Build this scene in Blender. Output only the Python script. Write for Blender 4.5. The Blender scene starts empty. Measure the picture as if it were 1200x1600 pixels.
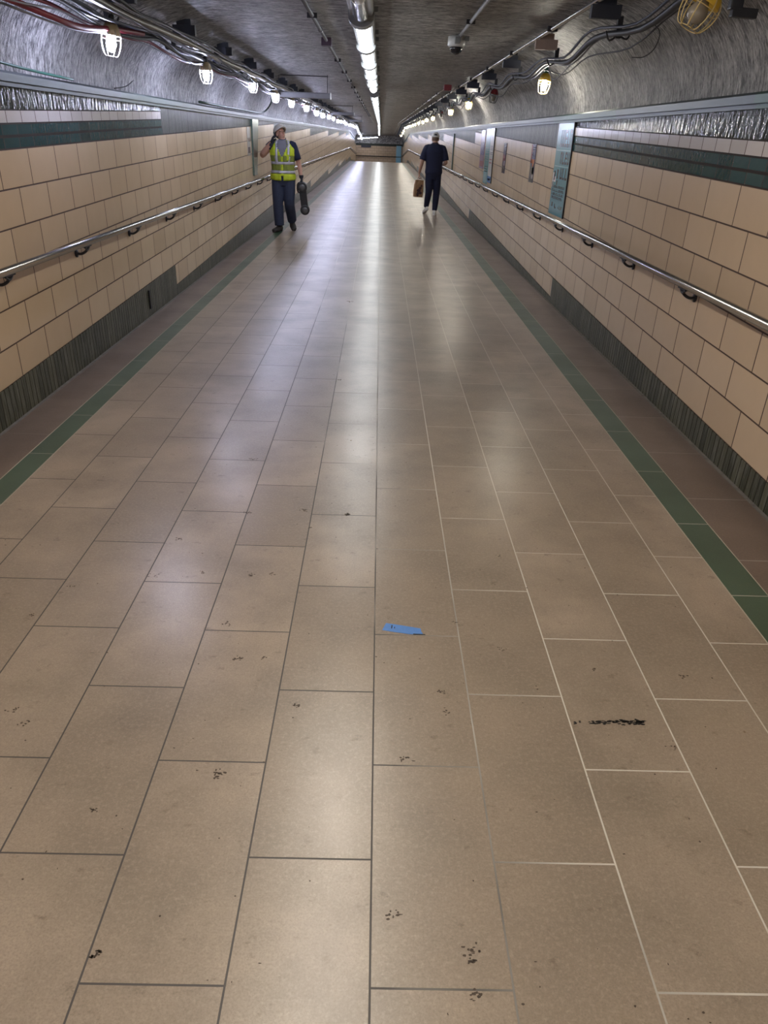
import bpy, bmesh, math, random
from mathutils import Vector, Matrix, noise as mnoise
random.seed(7)
PI = math.pi
V = Vector
# ------------------------------------------------------------------ camera, world, exposure
scene = bpy.context.scene
COL = scene.collection
F_PX, PITCH, ROLL, YAW = 1131.92, 0.478, 0.038, 0.021
CAM = V((-0.027, 0.0, 1.594))
cp, sp, cy, sy = math.cos(PITCH), math.sin(PITCH), math.cos(YAW), math.sin(YAW)
fwd = V((sy*cp, cy*cp, -sp)); right = V((cy, -sy, 0)); up = right.cross(fwd)
c_, s_ = math.cos(ROLL), math.sin(ROLL)
r2 = right*c_ + up*s_; u2 = up*c_ - right*s_
cam = bpy.data.cameras.new('camera'); camo = bpy.data.objects.new('camera', cam); COL.objects.link(camo)
cam.sensor_fit = 'VERTICAL'; cam.sensor_height = 24.0; cam.lens = F_PX/1600*24.0
cam.clip_start = 0.02; cam.clip_end = 300
M4 = Matrix((r2, u2, -fwd)).transposed().to_4x4(); M4.translation = CAM
camo.matrix_world = M4
scene.camera = camo
w = bpy.data.worlds.new('world'); scene.world = w; w.use_nodes = True
w.node_tree.nodes['Background'].inputs[0].default_value = (0.5, 0.55, 0.65, 1)
w.node_tree.nodes['Background'].inputs[1].default_value = 0.05
scene.view_settings.view_transform = 'Standard'; scene.view_settings.look = 'None'
scene.view_settings.gamma = 1.0; scene.view_settings.use_curve_mapping = False
scene.view_settings.exposure = 1.0
scene.cycles.use_light_tree = True
scene.cycles.max_bounces = 6; scene.cycles.diffuse_bounces = 4; scene.cycles.glossy_bounces = 3
scene.cycles.sample_clamp_indirect = 4.0
scene.cycles.caustics_reflective = False; scene.cycles.caustics_refractive = False
FIX_E = 9.0          # ceiling fixture emission
LAMP_L = 170.0       # caged lamps, left row
LAMP_R = 105.0       # caged lamps, right row
# ------------------------------------------------------------------ materials
MATS = {}
def newmat(name):
    m = bpy.data.materials.new(name); m.use_nodes = True; nt = m.node_tree
    return m, nt, nt.nodes['Principled BSDF']
def nd(nt, typ, **kw):
    n = nt.nodes.new(typ)
    for k, v in kw.items(): setattr(n, k, v)
    return n
def setin(n, **kw):
    for k, v in kw.items(): n.inputs[k.replace('_', ' ')].default_value = v
def coords(nt): return nd(nt, 'ShaderNodeTexCoord').outputs['Object']
def mth(nt, op, a, b=None, clamp=False):
    n = nd(nt, 'ShaderNodeMath', operation=op, use_clamp=clamp)
    for i, x in enumerate((a, b)):
        if x is None: continue
        if isinstance(x, (int, float)): n.inputs[i].default_value = x
        else: nt.links.new(x, n.inputs[i])
    return n.outputs[0]
def mix(nt, fac, a, b, typ='MIX'):
    n = nd(nt, 'ShaderNodeMix', data_type='RGBA', blend_type=typ)
    for i, x in ((0, fac), (6, a), (7, b)):
        if isinstance(x, (int, float)): n.inputs[i].default_value = x
        elif isinstance(x, tuple): n.inputs[i].default_value = (x[0], x[1], x[2], 1)
        else: nt.links.new(x, n.inputs[i])
    return n.outputs[2]
def ramp(nt, x, lo, hi):
    n = nd(nt, 'ShaderNodeMapRange'); n.inputs[1].default_value = lo; n.inputs[2].default_value = hi
    nt.links.new(x, n.inputs[0]); return n.outputs[0]
def noise(nt, vec, scale, detail=3, rough=0.55):
    n = nd(nt, 'ShaderNodeTexNoise'); setin(n, Scale=scale, Detail=detail, Roughness=rough)
    nt.links.new(vec, n.inputs['Vector']); return n.outputs['Fac']
def scalevec(nt, vec, s, loc=(0, 0, 0)):
    n = nd(nt, 'ShaderNodeMapping'); n.inputs['Scale'].default_value = s; n.inputs['Location'].default_value = loc
    nt.links.new(vec, n.inputs['Vector']); return n.outputs[0]
def bump(nt, b, h, strength, dist):
    n = nd(nt, 'ShaderNodeBump'); setin(n, Strength=strength, Distance=dist)
    nt.links.new(h, n.inputs['Height']); nt.links.new(n.outputs[0], b.inputs['Normal'])
def plain(name, col, rough=0.5, metal=0.0, var=0.12, nscale=30, bmp=0.0, spec=None):
    if name in MATS: return MATS[name]
    m, nt, b = newmat(name)
    co = coords(nt); nz = noise(nt, co, nscale)
    c = mix(nt, nz, tuple(x*(1-var) for x in col), tuple(min(1, x*(1+var)) for x in col))
    nt.links.new(c, b.inputs['Base Color'])
    b.inputs['Roughness'].default_value = rough; b.inputs['Metallic'].default_value = metal
    if spec is not None: b.inputs['Specular IOR Level'].default_value = spec
    if bmp: bump(nt, b, nz, 0.6, bmp)
    MATS[name] = m; return m
def emit(name, col, strength, vcol=None):
    m, nt, b = newmat(name)
    b.inputs['Base Color'].default_value = (0.8, 0.8, 0.8, 1)
    b.inputs['Emission Color'].default_value = (*col, 1); b.inputs['Emission Strength'].default_value = strength
    MATS[name] = m; return m
def brick(nt, uv, bw, rh, mortar, offset=0.5, smooth=0.1):
    n = nd(nt, 'ShaderNodeTexBrick'); n.offset = offset; n.offset_frequency = 2; n.squash = 1.0
    setin(n, Scale=1.0, Mortar_Size=mortar, Mortar_Smooth=smooth, Bias=0.0, Brick_Width=bw, Row_Height=rh)
    n.inputs['Color1'].default_value = (0, 0, 0, 1); n.inputs['Color2'].default_value = (1, 1, 1, 1); n.inputs['Mortar'].default_value = (0.5, 0.5, 0.5, 1)
    nt.links.new(uv, n.inputs['Vector']); return n.outputs['Color'], n.outputs['Fac']
def comb(nt, x, y, z=0.0):
    n = nd(nt, 'ShaderNodeCombineXYZ')
    for i, q in enumerate((x, y, z)):
        if isinstance(q, (int, float)): n.inputs[i].default_value = q
        else: nt.links.new(q, n.inputs[i])
    return n.outputs[0]
SL = 0.0245
def wall_uv(nt, u0, z0, slope=SL):           # course coordinates: rows climb slowly against the ramp
    co = coords(nt); s = nd(nt, 'ShaderNodeSeparateXYZ'); nt.links.new(co, s.inputs[0])
    v = mth(nt, 'SUBTRACT', s.outputs['Z'], mth(nt, 'MULTIPLY', mth(nt, 'SUBTRACT', s.outputs['Y'], 8.0), slope))
    return co, s, comb(nt, mth(nt, 'SUBTRACT', s.outputs['Y'], u0), mth(nt, 'SUBTRACT', v, z0))
def tile_mat(name, u0, z0, bw, rh, mortar, c1, c2, grout, rough, glaze=0.0, gscale=40, offset=0.5, slope=SL, dirt=0.0, stretch=(1, 1, 1), edge=0.003):
    m, nt, b = newmat(name)
    co, sep, uv = wall_uv(nt, u0, z0, slope)
    bc, fac = brick(nt, uv, bw, rh, mortar, offset)
    n2 = noise(nt, scalevec(nt, co, stretch), 9, 3)
    base = mix(nt, bc, c1, c2)
    base = mix(nt, mth(nt, 'MULTIPLY', n2, 0.25), base, tuple(x*0.7 for x in c1))
    if dirt:
        d = ramp(nt, noise(nt, scalevec(nt, co, (1, 6, 1)), 5, 4, 0.7), 0.5, 0.75)
        base = mix(nt, mth(nt, 'MULTIPLY', d, dirt), base, (0.2, 0.2, 0.17))
    base = mix(nt, fac, base, grout)
    nt.links.new(base, b.inputs['Base Color'])
    rr = mth(nt, 'ADD', mth(nt, 'MULTIPLY', fac, 0.5), rough, True); nt.links.new(rr, b.inputs['Roughness'])
    h = mth(nt, 'MULTIPLY', fac, -1.0)
    if glaze:
        g = noise(nt, scalevec(nt, co, stretch), gscale, 3, 0.6)
        h = mth(nt, 'ADD', h, mth(nt, 'MULTIPLY', g, glaze))
        h = mth(nt, 'ADD', h, mth(nt, 'MULTIPLY', bc, glaze*0.6))
    bump(nt, b, h, 0.9, edge)
    if 'cream' not in name: b.inputs['Specular IOR Level'].default_value = 0.10 if 'dark' in name else 0.3
    MATS[name] = m; return m
# floor
def floor_mat(name, x0, y0, bw, rh, c1, c2, grout_dark, grout_light, mortar=0.0025, rough=0.31, offset=0.5, stain=1.0):
    m, nt, b = newmat(name)
    co = coords(nt); s = nd(nt, 'ShaderNodeSeparateXYZ'); nt.links.new(co, s.inputs[0])
    uv = comb(nt, mth(nt, 'SUBTRACT', s.outputs['Y'], y0), mth(nt, 'SUBTRACT', s.outputs['X'], x0))
    bc, fac = brick(nt, uv, bw, rh, mortar, offset)
    base = mix(nt, bc, c1, c2)
    n1 = noise(nt, co, 2.2, 4, 0.6); base = mix(nt, ramp(nt, n1, 0.35, 0.7), base, tuple(x*0.72 for x in c1))
    n2 = noise(nt, co, 85, 5, 0.8); base = mix(nt, mth(nt, 'MULTIPLY', ramp(nt, n2, 0.48, 0.75), 0.7), base, tuple(min(1, x*1.14) for x in c2))
    nf = noise(nt, co, 190, 3, 0.7); base = mix(nt, mth(nt, 'MULTIPLY', ramp(nt, nf, 0.45, 0.7), 0.55), base, tuple(x*0.6 for x in c1))
    n4 = noise(nt, scalevec(nt, co, (1, 1.4, 1)), 14, 5, 0.72)
    st = mth(nt, 'MULTIPLY', ramp(nt, n4, 0.60, 0.72), 0.6*stain, True)
    base = mix(nt, st, base, (0.10, 0.07, 0.045))
    gx = ramp(nt, mth(nt, 'ADD', mth(nt, 'ADD', s.outputs['X'], mth(nt, 'MULTIPLY', s.outputs['Y'], 0.12)), noise(nt, co, 1.7, 2)), 0.75, 1.25)
    gr = mix(nt, gx, grout_dark, grout_light)
    base = mix(nt, fac, base, gr)
    nt.links.new(base, b.inputs['Base Color'])
    r = mth(nt, 'ADD', mth(nt, 'MULTIPLY', n1, 0.16), rough-0.08); r = mth(nt, 'ADD', r, mth(nt, 'MULTIPLY', fac, 0.3), True)
    nt.links.new(r, b.inputs['Roughness'])
    h = mth(nt, 'ADD', mth(nt, 'MULTIPLY', fac, -1.0), mth(nt, 'MULTIPLY', n2, 0.12))
    h = mth(nt, 'ADD', h, mth(nt, 'MULTIPLY', bc, 0.15))
    bump(nt, b, h, 0.5, 0.002); b.inputs['Specular IOR Level'].default_value = 1.0
    MATS[name] = m; return m
TC1, TC2 = (0.31, 0.242, 0.178), (0.435, 0.345, 0.26)
GD, GL = (0.055, 0.045, 0.038), (0.60, 0.55, 0.47)
F_FIELD = floor_mat('floor_stone', 0.0, 1.199, 0.611, 0.3048, TC1, TC2, GD, GL)
F_EDGE = floor_mat('floor_border_stone', -10, 1.49, 0.611, 20.0, (0.185, 0.13, 0.10), (0.225, 0.163, 0.125), (0.3, 0.25, 0.21), (0.4, 0.35, 0.3), offset=0.0, stain=0.5, rough=0.42)
F_GREEN = floor_mat('floor_green_tile', -10, 1.21, 0.611, 20.0, (0.045, 0.095, 0.055), (0.055, 0.11, 0.065), (0.45, 0.43, 0.36), (0.45, 0.43, 0.36), offset=0.0, stain=0.2, rough=0.36)
F_LINE = plain('floor_grout_line', (0.5, 0.46, 0.38), 0.7)
# walls
CREAM1, CREAM2 = (0.62, 0.465, 0.315), (0.70, 0.535, 0.37)
GROUT = (0.085, 0.05, 0.035)
W_CREAM_L = tile_mat('cream_tile_left', 4.337, 0.10, 0.4055, 0.205, 0.0046, CREAM1, CREAM2, GROUT, 0.27, 0.10, 3)
W_CREAM_R = tile_mat('cream_tile_right', 4.7025, 0.255, 0.415, 0.2105, 0.0046, CREAM1, CREAM2, GROUT, 0.27, 0.10, 3)
DK1, DK2 = (0.016, 0.02, 0.018), (0.05, 0.056, 0.05)
W_DARK = tile_mat('dark_fluted_tile', 0.0, -50, 0.08, 200.0, 0.004, DK1, DK2, (0.012, 0.011, 0.01), 0.07, 1.8, 26, 0.0, 0, stretch=(1, 1, 0.45), edge=0.007)
W_DARK2 = tile_mat('dark_ribbed_tile', 0.0, -50, 0.055, 200.0, 0.004, (0.03, 0.036, 0.03), (0.09, 0.098, 0.085), (0.025, 0.025, 0.022), 0.34, 1.6, 26, 0.0, 0, stretch=(1, 2.2, 0.12), edge=0.003)
W_SKIRT = tile_mat('green_skirting_tile', 0.0, -50, 0.055, 200.0, 0.004, (0.042, 0.045, 0.028), (0.12, 0.118, 0.078), (0.03, 0.028, 0.022), 0.3, 0.9, 30, 0.0, 0, dirt=0.95, stretch=(1, 2, 0.3), edge=0.005)
W_WHITE = tile_mat('white_border_tile', 4.74, -50, 0.2, 200.0, 0.004, (0.60, 0.56, 0.55), (0.74, 0.70, 0.69), GROUT, 0.12, 0.5, 25, 0.0, 0)
W_GREEN = tile_mat('green_border_tile', 4.86, -50, 0.2, 200.0, 0.004, (0.016, 0.055, 0.06), (0.04, 0.10, 0.11), (0.03, 0.022, 0.02), 0.12, 0.7, 25, 0.0, 0)
W_GROUT = plain('band_grout', (0.022, 0.015, 0.012), 0.8)
# plaster
def plaster(name):
    m, nt, b = newmat(name)
    co = coords(nt)
    a = noise(nt, scalevec(nt, co, (1, 2.4, 1)), 5, 5, 0.7)
    f = noise(nt, scalevec(nt, co, (0.55, 2.2, 0.55)), 24, 5, 0.72)
    g = noise(nt, scalevec(nt, co, (0.6, 2.0, 0.6)), 60, 4, 0.75)
    mm = noise(nt, scalevec(nt, co, (0.6, 1.1, 1)), 9, 6, 0.8)
    l = noise(nt, co, 0.9, 3)
    t_ = mth(nt, 'ADD', mth(nt, 'ADD', mth(nt, 'MULTIPLY', f, 0.46), mth(nt, 'MULTIPLY', g, 0.24)), mth(nt, 'ADD', mth(nt, 'MULTIPLY', mm, 0.16), mth(nt, 'MULTIPLY', a, 0.14)))
    base = mix(nt, ramp(nt, t_, 0.44, 0.585), (0.075, 0.072, 0.078), (0.80, 0.79, 0.79))  # glints and shade of the rough relief are put into this colour contrast
    base = mix(nt, mth(nt, 'MULTIPLY', ramp(nt, l, 0.42, 0.7), 0.35), base, (0.13, 0.12, 0.115))
    nt.links.new(base, b.inputs['Base Color']); b.inputs['Roughness'].default_value = 0.5; b.inputs['Specular IOR Level'].default_value = 0.4
    bump(nt, b, t_, 1.0, 0.06)
    MATS[name] = m; return m
PLASTER = plaster('rough_painted_plaster')
STEEL = plain('brushed_steel', (0.62, 0.62, 0.62), 0.24, 1.0, 0.05, 60)
LEDGE = plain('ledge_metal', (0.06, 0.075, 0.085), 0.38, 0.4, 0.2, 4)
LEDGE_G = plain('ledge_green_metal', (0.05, 0.085, 0.075), 0.38, 0.4, 0.1, 4)
BLK = plain('black_metal', (0.022, 0.022, 0.028), 0.4, 0.3)
DKBLUE = plain('dark_strut_paint', (0.035, 0.04, 0.06), 0.45, 0.2)
GALV = plain('galvanised_pipe', (0.17, 0.17, 0.18), 0.4, 0.7, 0.1, 20)
TANPIPE = plain('tan_painted_pipe', (0.15, 0.13, 0.10), 0.35, 0.3, 0.1, 20)
GREYPIPE = plain('grey_painted_pipe', (0.16, 0.16, 0.18), 0.45, 0.2)
CABLE = plain('black_cable', (0.010, 0.010, 0.015), 0.5)
CABLEB = plain('dark_blue_cable', (0.015, 0.02, 0.045), 0.5)
CABLEW = plain('pale_cable', (0.17, 0.17, 0.20), 0.45)
CABLER = plain('red_cable', (0.20, 0.012, 0.03), 0.5)
REDBOX = plain('red_box', (0.22, 0.03, 0.04), 0.5)
MAROON = plain('maroon_box', (0.05, 0.025, 0.05), 0.5)
WOOD = plain('beige_block', (0.42, 0.32, 0.27), 0.6)
YEL = plain('yellow_plastic', (0.65, 0.42, 0.05), 0.35)
YELCAGE = plain('yellow_cage_wire', (0.55, 0.42, 0.18), 0.3)
CAGE = plain('pale_cage_wire', (0.45, 0.43, 0.40), 0.3, 0.5)
TAN = plain('tan_plastic', (0.35, 0.28, 0.18), 0.4)
GREENP = plain('green_plastic', (0.02, 0.12, 0.09), 0.4)
REDP = plain('red_plastic', (0.30, 0.02, 0.03), 0.4)
WHITEP = plain('white_plastic', (0.62, 0.63, 0.64), 0.35)
BULBOFF = plain('unlit_bulb', (0.25, 0.22, 0.18), 0.25)
HOUS = plain('fixture_grey', (0.40, 0.41, 0.43), 0.32, 0.6)
HOUSD = plain('fixture_collar', (0.22, 0.23, 0.24), 0.4, 0.5)
DIFF = emit('lit_diffuser', (0.94, 0.98, 1.0), FIX_E)
DIFFOFF = plain('unlit_diffuser', (0.62, 0.63, 0.66), 0.12, 0.85)
BULB_L = emit('lit_bulb_cool', (0.68, 0.72, 1.0), LAMP_L)
BULB_R = emit('lit_bulb_neutral', (1.0, 0.95, 0.82), LAMP_R)
# ------------------------------------------------------------------ mesh helpers
def setp(o, label=None, cat=None, group=None, kind=None):
    if label: o['label'] = label
    if cat: o['category'] = cat
    if group: o['group'] = group
    if kind: o['kind'] = kind
    return o
def link(name, bm, mats, parent=None, smooth=False, loc=None):
    me = bpy.data.meshes.new(name); bmesh.ops.recalc_face_normals(bm, faces=bm.faces[:]); bm.to_mesh(me); bm.free()
    for m in (mats if isinstance(mats, (list, tuple)) else [mats]): me.materials.append(m)
    if smooth: me.polygons.foreach_set('use_smooth', [True]*len(me.polygons))
    o = bpy.data.objects.new(name, me); COL.objects.link(o)
    if parent: o.parent = parent
    if loc is not None: o.location = loc
    return o
def empty(name, loc=(0, 0, 0), rz=0.0):
    o = bpy.data.objects.new(name, None); COL.objects.link(o); o.location = loc; o.rotation_euler = (0, 0, rz); o.empty_display_size = 0.1
    return o
def box(bm, c, s, mi=0, bev=0.0, rot=None):
    r = bmesh.ops.create_cube(bm, size=1.0)
    vs = r['verts']
    bmesh.ops.scale(bm, vec=s, verts=vs)
    fs = list({f for v in vs for f in v.link_faces})
    if bev > 0:
        es = list({e for v in vs for e in v.link_edges})
        rr = bmesh.ops.bevel(bm, geom=es, offset=bev, segments=2, affect='EDGES', profile=0.7)
        vs = list({v for f in rr['faces'] for v in f.verts} | {v for v in vs if v.is_valid})
        fs = list({f for v in vs for f in v.link_faces})
    if rot is not None: bmesh.ops.rotate(bm, cent=(0, 0, 0), matrix=rot, verts=vs)
    bmesh.ops.translate(bm, vec=c, verts=vs)
    for f in fs: f.material_index = mi
    return vs
def quad(bm, pts, mi=0):
    f = bm.faces.new([bm.verts.new(p) for p in pts]); f.material_index = mi; return f
def catmull(pts, n):
    if n <= 1 or len(pts) < 3: return [V(p) for p in pts]
    P = [V(p) for p in pts]; P = [P[0]*2-P[1]] + P + [P[-1]*2-P[-2]]; out = []
    for i in range(1, len(P)-2):
        for k in range(n):
            t = k/n
            out.append(0.5*((2*P[i]) + (-P[i-1]+P[i+1])*t + (2*P[i-1]-5*P[i]+4*P[i+1]-P[i+2])*t*t + (-P[i-1]+3*P[i]-3*P[i+1]+P[i+2])*t**3))
    out.append(P[-2]); return out
def tube(bm, pts, rad, seg=8, sub=1, side=None, caps=True, mi=0, closed=False):
    """sweep; rad = number or list of numbers or (rx, ry); side fixes the rx axis"""
    n0 = len(pts)
    P = catmull(pts, sub) if sub > 1 else [V(p) for p in pts]
    if not isinstance(rad, (list,)): R = [rad]*len(P)
    else:
        R = []
        for i in range(len(P)):
            t = i/(len(P)-1)*(n0-1); a = min(int(t), n0-2); f = t-a
            x, y = rad[a], rad[a+1]
            if isinstance(x, tuple) or isinstance(y, tuple):
                x = x if isinstance(x, tuple) else (x, x); y = y if isinstance(y, tuple) else (y, y)
                R.append((x[0]*(1-f)+y[0]*f, x[1]*(1-f)+y[1]*f))
            else: R.append(x*(1-f)+y*f)
    rings = []; prev = None
    for i, p in enumerate(P):
        if closed: t = (P[(i+1) % len(P)]-P[i-1])
        else: t = (P[min(i+1, len(P)-1)]-P[max(i-1, 0)])
        if t.length < 1e-9: t = V((0, 0, 1))
        t.normalize()
        s = V(side) if side is not None else (prev if prev is not None else (V((0, 0, 1)) if abs(t.z) < 0.9 else V((1, 0, 0))))
        s = s - t*s.dot(t)
        if s.length < 1e-6: s = t.orthogonal()
        s.normalize(); prev = s; u = t.cross(s)
        rx, ry = R[i] if isinstance(R[i], tuple) else (R[i], R[i])
        rings.append([bm.verts.new(p + s*(rx*math.cos(2*PI*k/seg)) + u*(ry*math.sin(2*PI*k/seg))) for k in range(seg)])
    m = len(rings)
    for i in range(m if closed else m-1):
        A, B = rings[i], rings[(i+1) % m]
        for k in range(seg):
            f = bm.faces.new((A[k], A[(k+1) % seg], B[(k+1) % seg], B[k])); f.material_index = mi; f.smooth = True
    if caps and not closed:
        for A in (rings[0], rings[-1]):
            f = bm.faces.new(A); f.material_index = mi
    return rings
def ellipsoid(bm, c, r, seg=16, rot=None, mi=0):
    q = bmesh.ops.create_uvsphere(bm, u_segments=seg, v_segments=max(6, seg*2//3), radius=1.0)
    vs = q['verts']; bmesh.ops.scale(bm, vec=r, verts=vs)
    if rot is not None: bmesh.ops.rotate(bm, cent=(0, 0, 0), matrix=rot, verts=vs)
    bmesh.ops.translate(bm, vec=c, verts=vs)
    for v in vs:
        for f in v.link_faces: f.material_index = mi; f.smooth = True
    return vs
def lathe(bm, prof, seg=16, axis='Z', c=(0, 0, 0), mi=0, mats=None, rot=None):
    rings = []
    for (r, h) in prof:
        ring = []
        for k in range(seg):
            a = 2*PI*k/seg; v = V((r*math.cos(a), r*math.sin(a), h))
            if axis == 'Y': v = V((v.x, v.z, v.y))
            if rot is not None: v = rot @ v
            ring.append(bm.verts.new(v+V(c)))
        rings.append(ring)
    for i in range(len(rings)-1):
        for k in range(seg):
            f = bm.faces.new((rings[i][k], rings[i][(k+1) % seg], rings[i+1][(k+1) % seg], rings[i+1][k]))
            f.material_index = mats[i] if mats else mi; f.smooth = True
    for j in (0, -1):
        if prof[j][0] > 1e-4:
            f = bm.faces.new(rings[j]); f.material_index = mats[j] if mats else mi
def remeshed(name, bm, mats, parent, voxel=0.006, smooth_it=4):
    me = bpy.data.meshes.new('tmp'); bmesh.ops.recalc_face_normals(bm, faces=bm.faces[:]); bm.to_mesh(me); bm.free()
    o = bpy.data.objects.new('tmp', me); COL.objects.link(o)
    md = o.modifiers.new('r', 'REMESH'); md.mode = 'VOXEL'; md.voxel_size = voxel
    if smooth_it:
        ms = o.modifiers.new('s', 'SMOOTH'); ms.factor = 0.5; ms.iterations = smooth_it
    dg = bpy.context.evaluated_depsgraph_get(); dg.update()
    m2 = bpy.data.meshes.new_from_object(o.evaluated_get(dg)); m2.name = name
    bpy.data.objects.remove(o); bpy.data.meshes.remove(me)
    m2.materials.clear()
    for m in (mats if isinstance(mats, (list, tuple)) else [mats]): m2.materials.append(m)
    m2.polygons.foreach_set('use_smooth', [True]*len(m2.polygons))
    r = bpy.data.objects.new(name, m2); COL.objects.link(r); r.parent = parent
    return r
def copy_tree(o, parent=None):
    c = o.copy(); COL.objects.link(c)
    if parent is not None: c.parent = parent
    for ch in list(o.children): copy_tree(ch, c)
    return c
# ------------------------------------------------------------------ tunnel dimensions
XL, XR = -2.18, 1.93
Y0, YK, YE = -9.0, 56.0, 73.0            # start, crest of the ramp, far end
DROP = 0.047
def dz(y): return -DROP*(y-YK) if y > YK else 0.0
ZW_L, ZW_R, ZC = 1.79, 1.80, 2.45
YOPEN = 70.0                              # the passage turns left beyond this
# floor
bm = bmesh.new()
xs = [(XL, XL+0.03, 4), (XL+0.03, -1.895, 1), (-1.895, -1.890, 3), (-1.890, -1.762, 2), (-1.762, -1.757, 3), (-1.757, 1.433, 0), (1.433, 1.438, 3), (1.438, 1.587, 2), (1.587, 1.591, 3), (1.591, XR-0.03, 1), (XR-0.03, XR, 4)]
for a, b_, mi in xs:
    for y0, y1 in ((Y0, YK), (YK, YE)):
        quad(bm, [(a, y0, dz(y0)), (b_, y0, dz(y0)), (b_, y1, dz(y1)), (a, y1, dz(y1))], mi)
quad(bm, [(-12, YOPEN, dz(YOPEN)), (XL, YOPEN, dz(YOPEN)), (XL, YE, dz(YE)), (-12, YE, dz(YE))], 0)
setp(link('floor', bm, [F_FIELD, F_EDGE, F_GREEN, F_LINE, plain('dusty_wall_joint', (0.20, 0.18, 0.16), 0.8, 0, 0.6, 18, 0.004)]), 'tan stone tile floor with a green tile line along each side', kind='structure')
# walls
def walls(side):
    X = XL if side == 'left' else XR
    if side == 'left': base, rh, ws, top, nrow, seam0 = 0.10, 0.205, 8.0, ZW_L, 7, 8.05; bands = (0.066, 0.066, 0.068)
    else: base, rh, ws, top, nrow, seam0 = 0.255-0.2105, 0.2105, 8.0, ZW_R, 7, 8.35; bands = (0.07, 0.07, 0.075)
    per = rh/SL
    cream = W_CREAM_L if side == 'left' else W_CREAM_R
    mats = [cream, W_DARK, W_DARK2, W_WHITE, W_GREEN, W_GROUT]
    bm = bmesh.new(); bs = bmesh.new()
    yend = YOPEN if side == 'left' else YE
    seams = [Y0, seam0-per] + [seam0+per*i for i in range(0, 12) if seam0+per*i < yend] + [yend]
    for i in range(len(seams)-1):
        ya, yb = seams[i], seams[i+1]
        cuts = [ya] + ([YK] if ya < YK < yb else []) + [yb]
        j = i-1                       # section number: 0 = the one beside the camera, 1.. beyond
        for ca, cb in zip(cuts[:-1], cuts[1:]):
            def zc(k, y, jj=j): return base + rh*(k-(jj-1)) + SL*(y-ws) if jj >= 1 else base + rh*(k+(0 if jj == 0 else 1)) + SL*(y-ws)
            def strip(b, za, zb, mi, out=0.0):
                s = -1 if side == 'right' else 1
                pts = [(X+s*out, ca, za(ca)+dz(ca)), (X+s*out, cb, za(cb)+dz(cb)), (X+s*out, cb, zb(cb)+dz(cb)), (X+s*out, ca, zb(ca)+dz(ca))]
                quad(b, pts, mi)
            T = lambda y: top
            k0 = 1 if j <= 0 else 0
            if j <= 0:
                zt = lambda y: zc(7, y)
                strip(bm, lambda y: zc(k0, y), zt, 0)
                b1, b2, b3 = bands
                strip(bm, zt, lambda y: zt(y)+0.006, 5)
                strip(bm, lambda y: zt(y)+0.006, lambda y: zt(y)+b1-0.008, 4)
                strip(bm, lambda y: zt(y)+b1-0.008, lambda y: zt(y)+b1+0.008, 5)
                strip(bm, lambda y: zt(y)+b1+0.008, lambda y: zt(y)+b1+b2-0.006, 4)
                strip(bm, lambda y: zt(y)+b1+b2-0.006, lambda y: zt(y)+b1+b2+0.004, 5)
                strip(bm, lambda y: zt(y)+b1+b2+0.004, lambda y: zt(y)+b1+b2+b3-0.003, 3)
                strip(bm, lambda y: zt(y)+b1+b2+b3-0.003, lambda y: zt(y)+b1+b2+b3+0.005, 5)
                strip(bm, lambda y: zt(y)+b1+b2+b3+0.005, T, 1)
            else:
                strip(bm, lambda y: zc(0, y), lambda y: zc(7, y), 0)
                strip(bm, lambda y: zc(7, y), lambda y: zc(7, y)+0.006, 5)
                strip(bm, lambda y: zc(7, y)+0.006, T, 2)
            # skirting: a slab standing 6 mm proud of the tiles
            s = -1 if side == 'right' else 1
            zt_ = lambda y: max(0.02, zc(k0, y)); xo = X+s*0.006
            A = [(xo, ca, dz(ca)), (xo, cb, dz(cb)), (xo, cb, zt_(cb)+dz(cb)), (xo, ca, zt_(ca)+dz(ca))]
            quad(bs, A)
            quad(bs, [A[3], A[2], (X, cb, zt_(cb)+dz(cb)), (X, ca, zt_(ca)+dz(ca))])
            if cb == yb: quad(bs, [A[1], (X, cb, dz(cb)), (X, cb, zt_(cb)+dz(cb)), A[2]])
    setp(link('wall_'+side, bm, mats), ('left' if side == 'left' else 'right')+' passage wall of cream tiles under dark glazed tiles', kind='structure')
    setp(link('baseboard_'+side, bs, W_SKIRT), 'dark green tiled skirting at the foot of the %s wall' % side, kind='structure')
    # ledge (metal cap on top of the tiles)
    z0, z1 = top, top+0.062
    s = -1 if side == 'right' else 1
    prof = [(0.0, z0-0.014), (0.022, z0-0.014), (0.022, z0+0.004), (0.016, z0+0.004), (0.016, z0+0.010), (0.034, z0+0.010), (0.034, z1-0.012), (0.028, z1), (-0.14, z1+0.004), (-0.14, z0-0.014)]
    bt = bmesh.new(); rings = []
    ys = [Y0, 1.9, 4.3, 6.8, 9.2, 11.4, 13.6, 16] + [16+4*i for i in range(1, 10)] + [YK, YE if side == 'right' else YOPEN]
    for y in ys:
        rings.append([bt.verts.new((X+s*px, y, pz+dz(y))) for px, pz in prof])
    for i in range(len(rings)-1):
        for k in range(len(prof)):
            f = bt.faces.new((rings[i][k], rings[i][(k+1) % len(prof)], rings[i+1][(k+1) % len(prof)], rings[i+1][k])); f.material_index = 1 if (i*5+2) % 7 in (0, 3) else 0
    for r in (rings[0], rings[-1]): bt.faces.new(r)
    setp(link('trim_1' if side == 'left' else 'trim_2', bt, [LEDGE, LEDGE_G]), 'grey metal ledge capping the %s wall tiles' % side, kind='structure')
walls('left'); walls('right')
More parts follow.
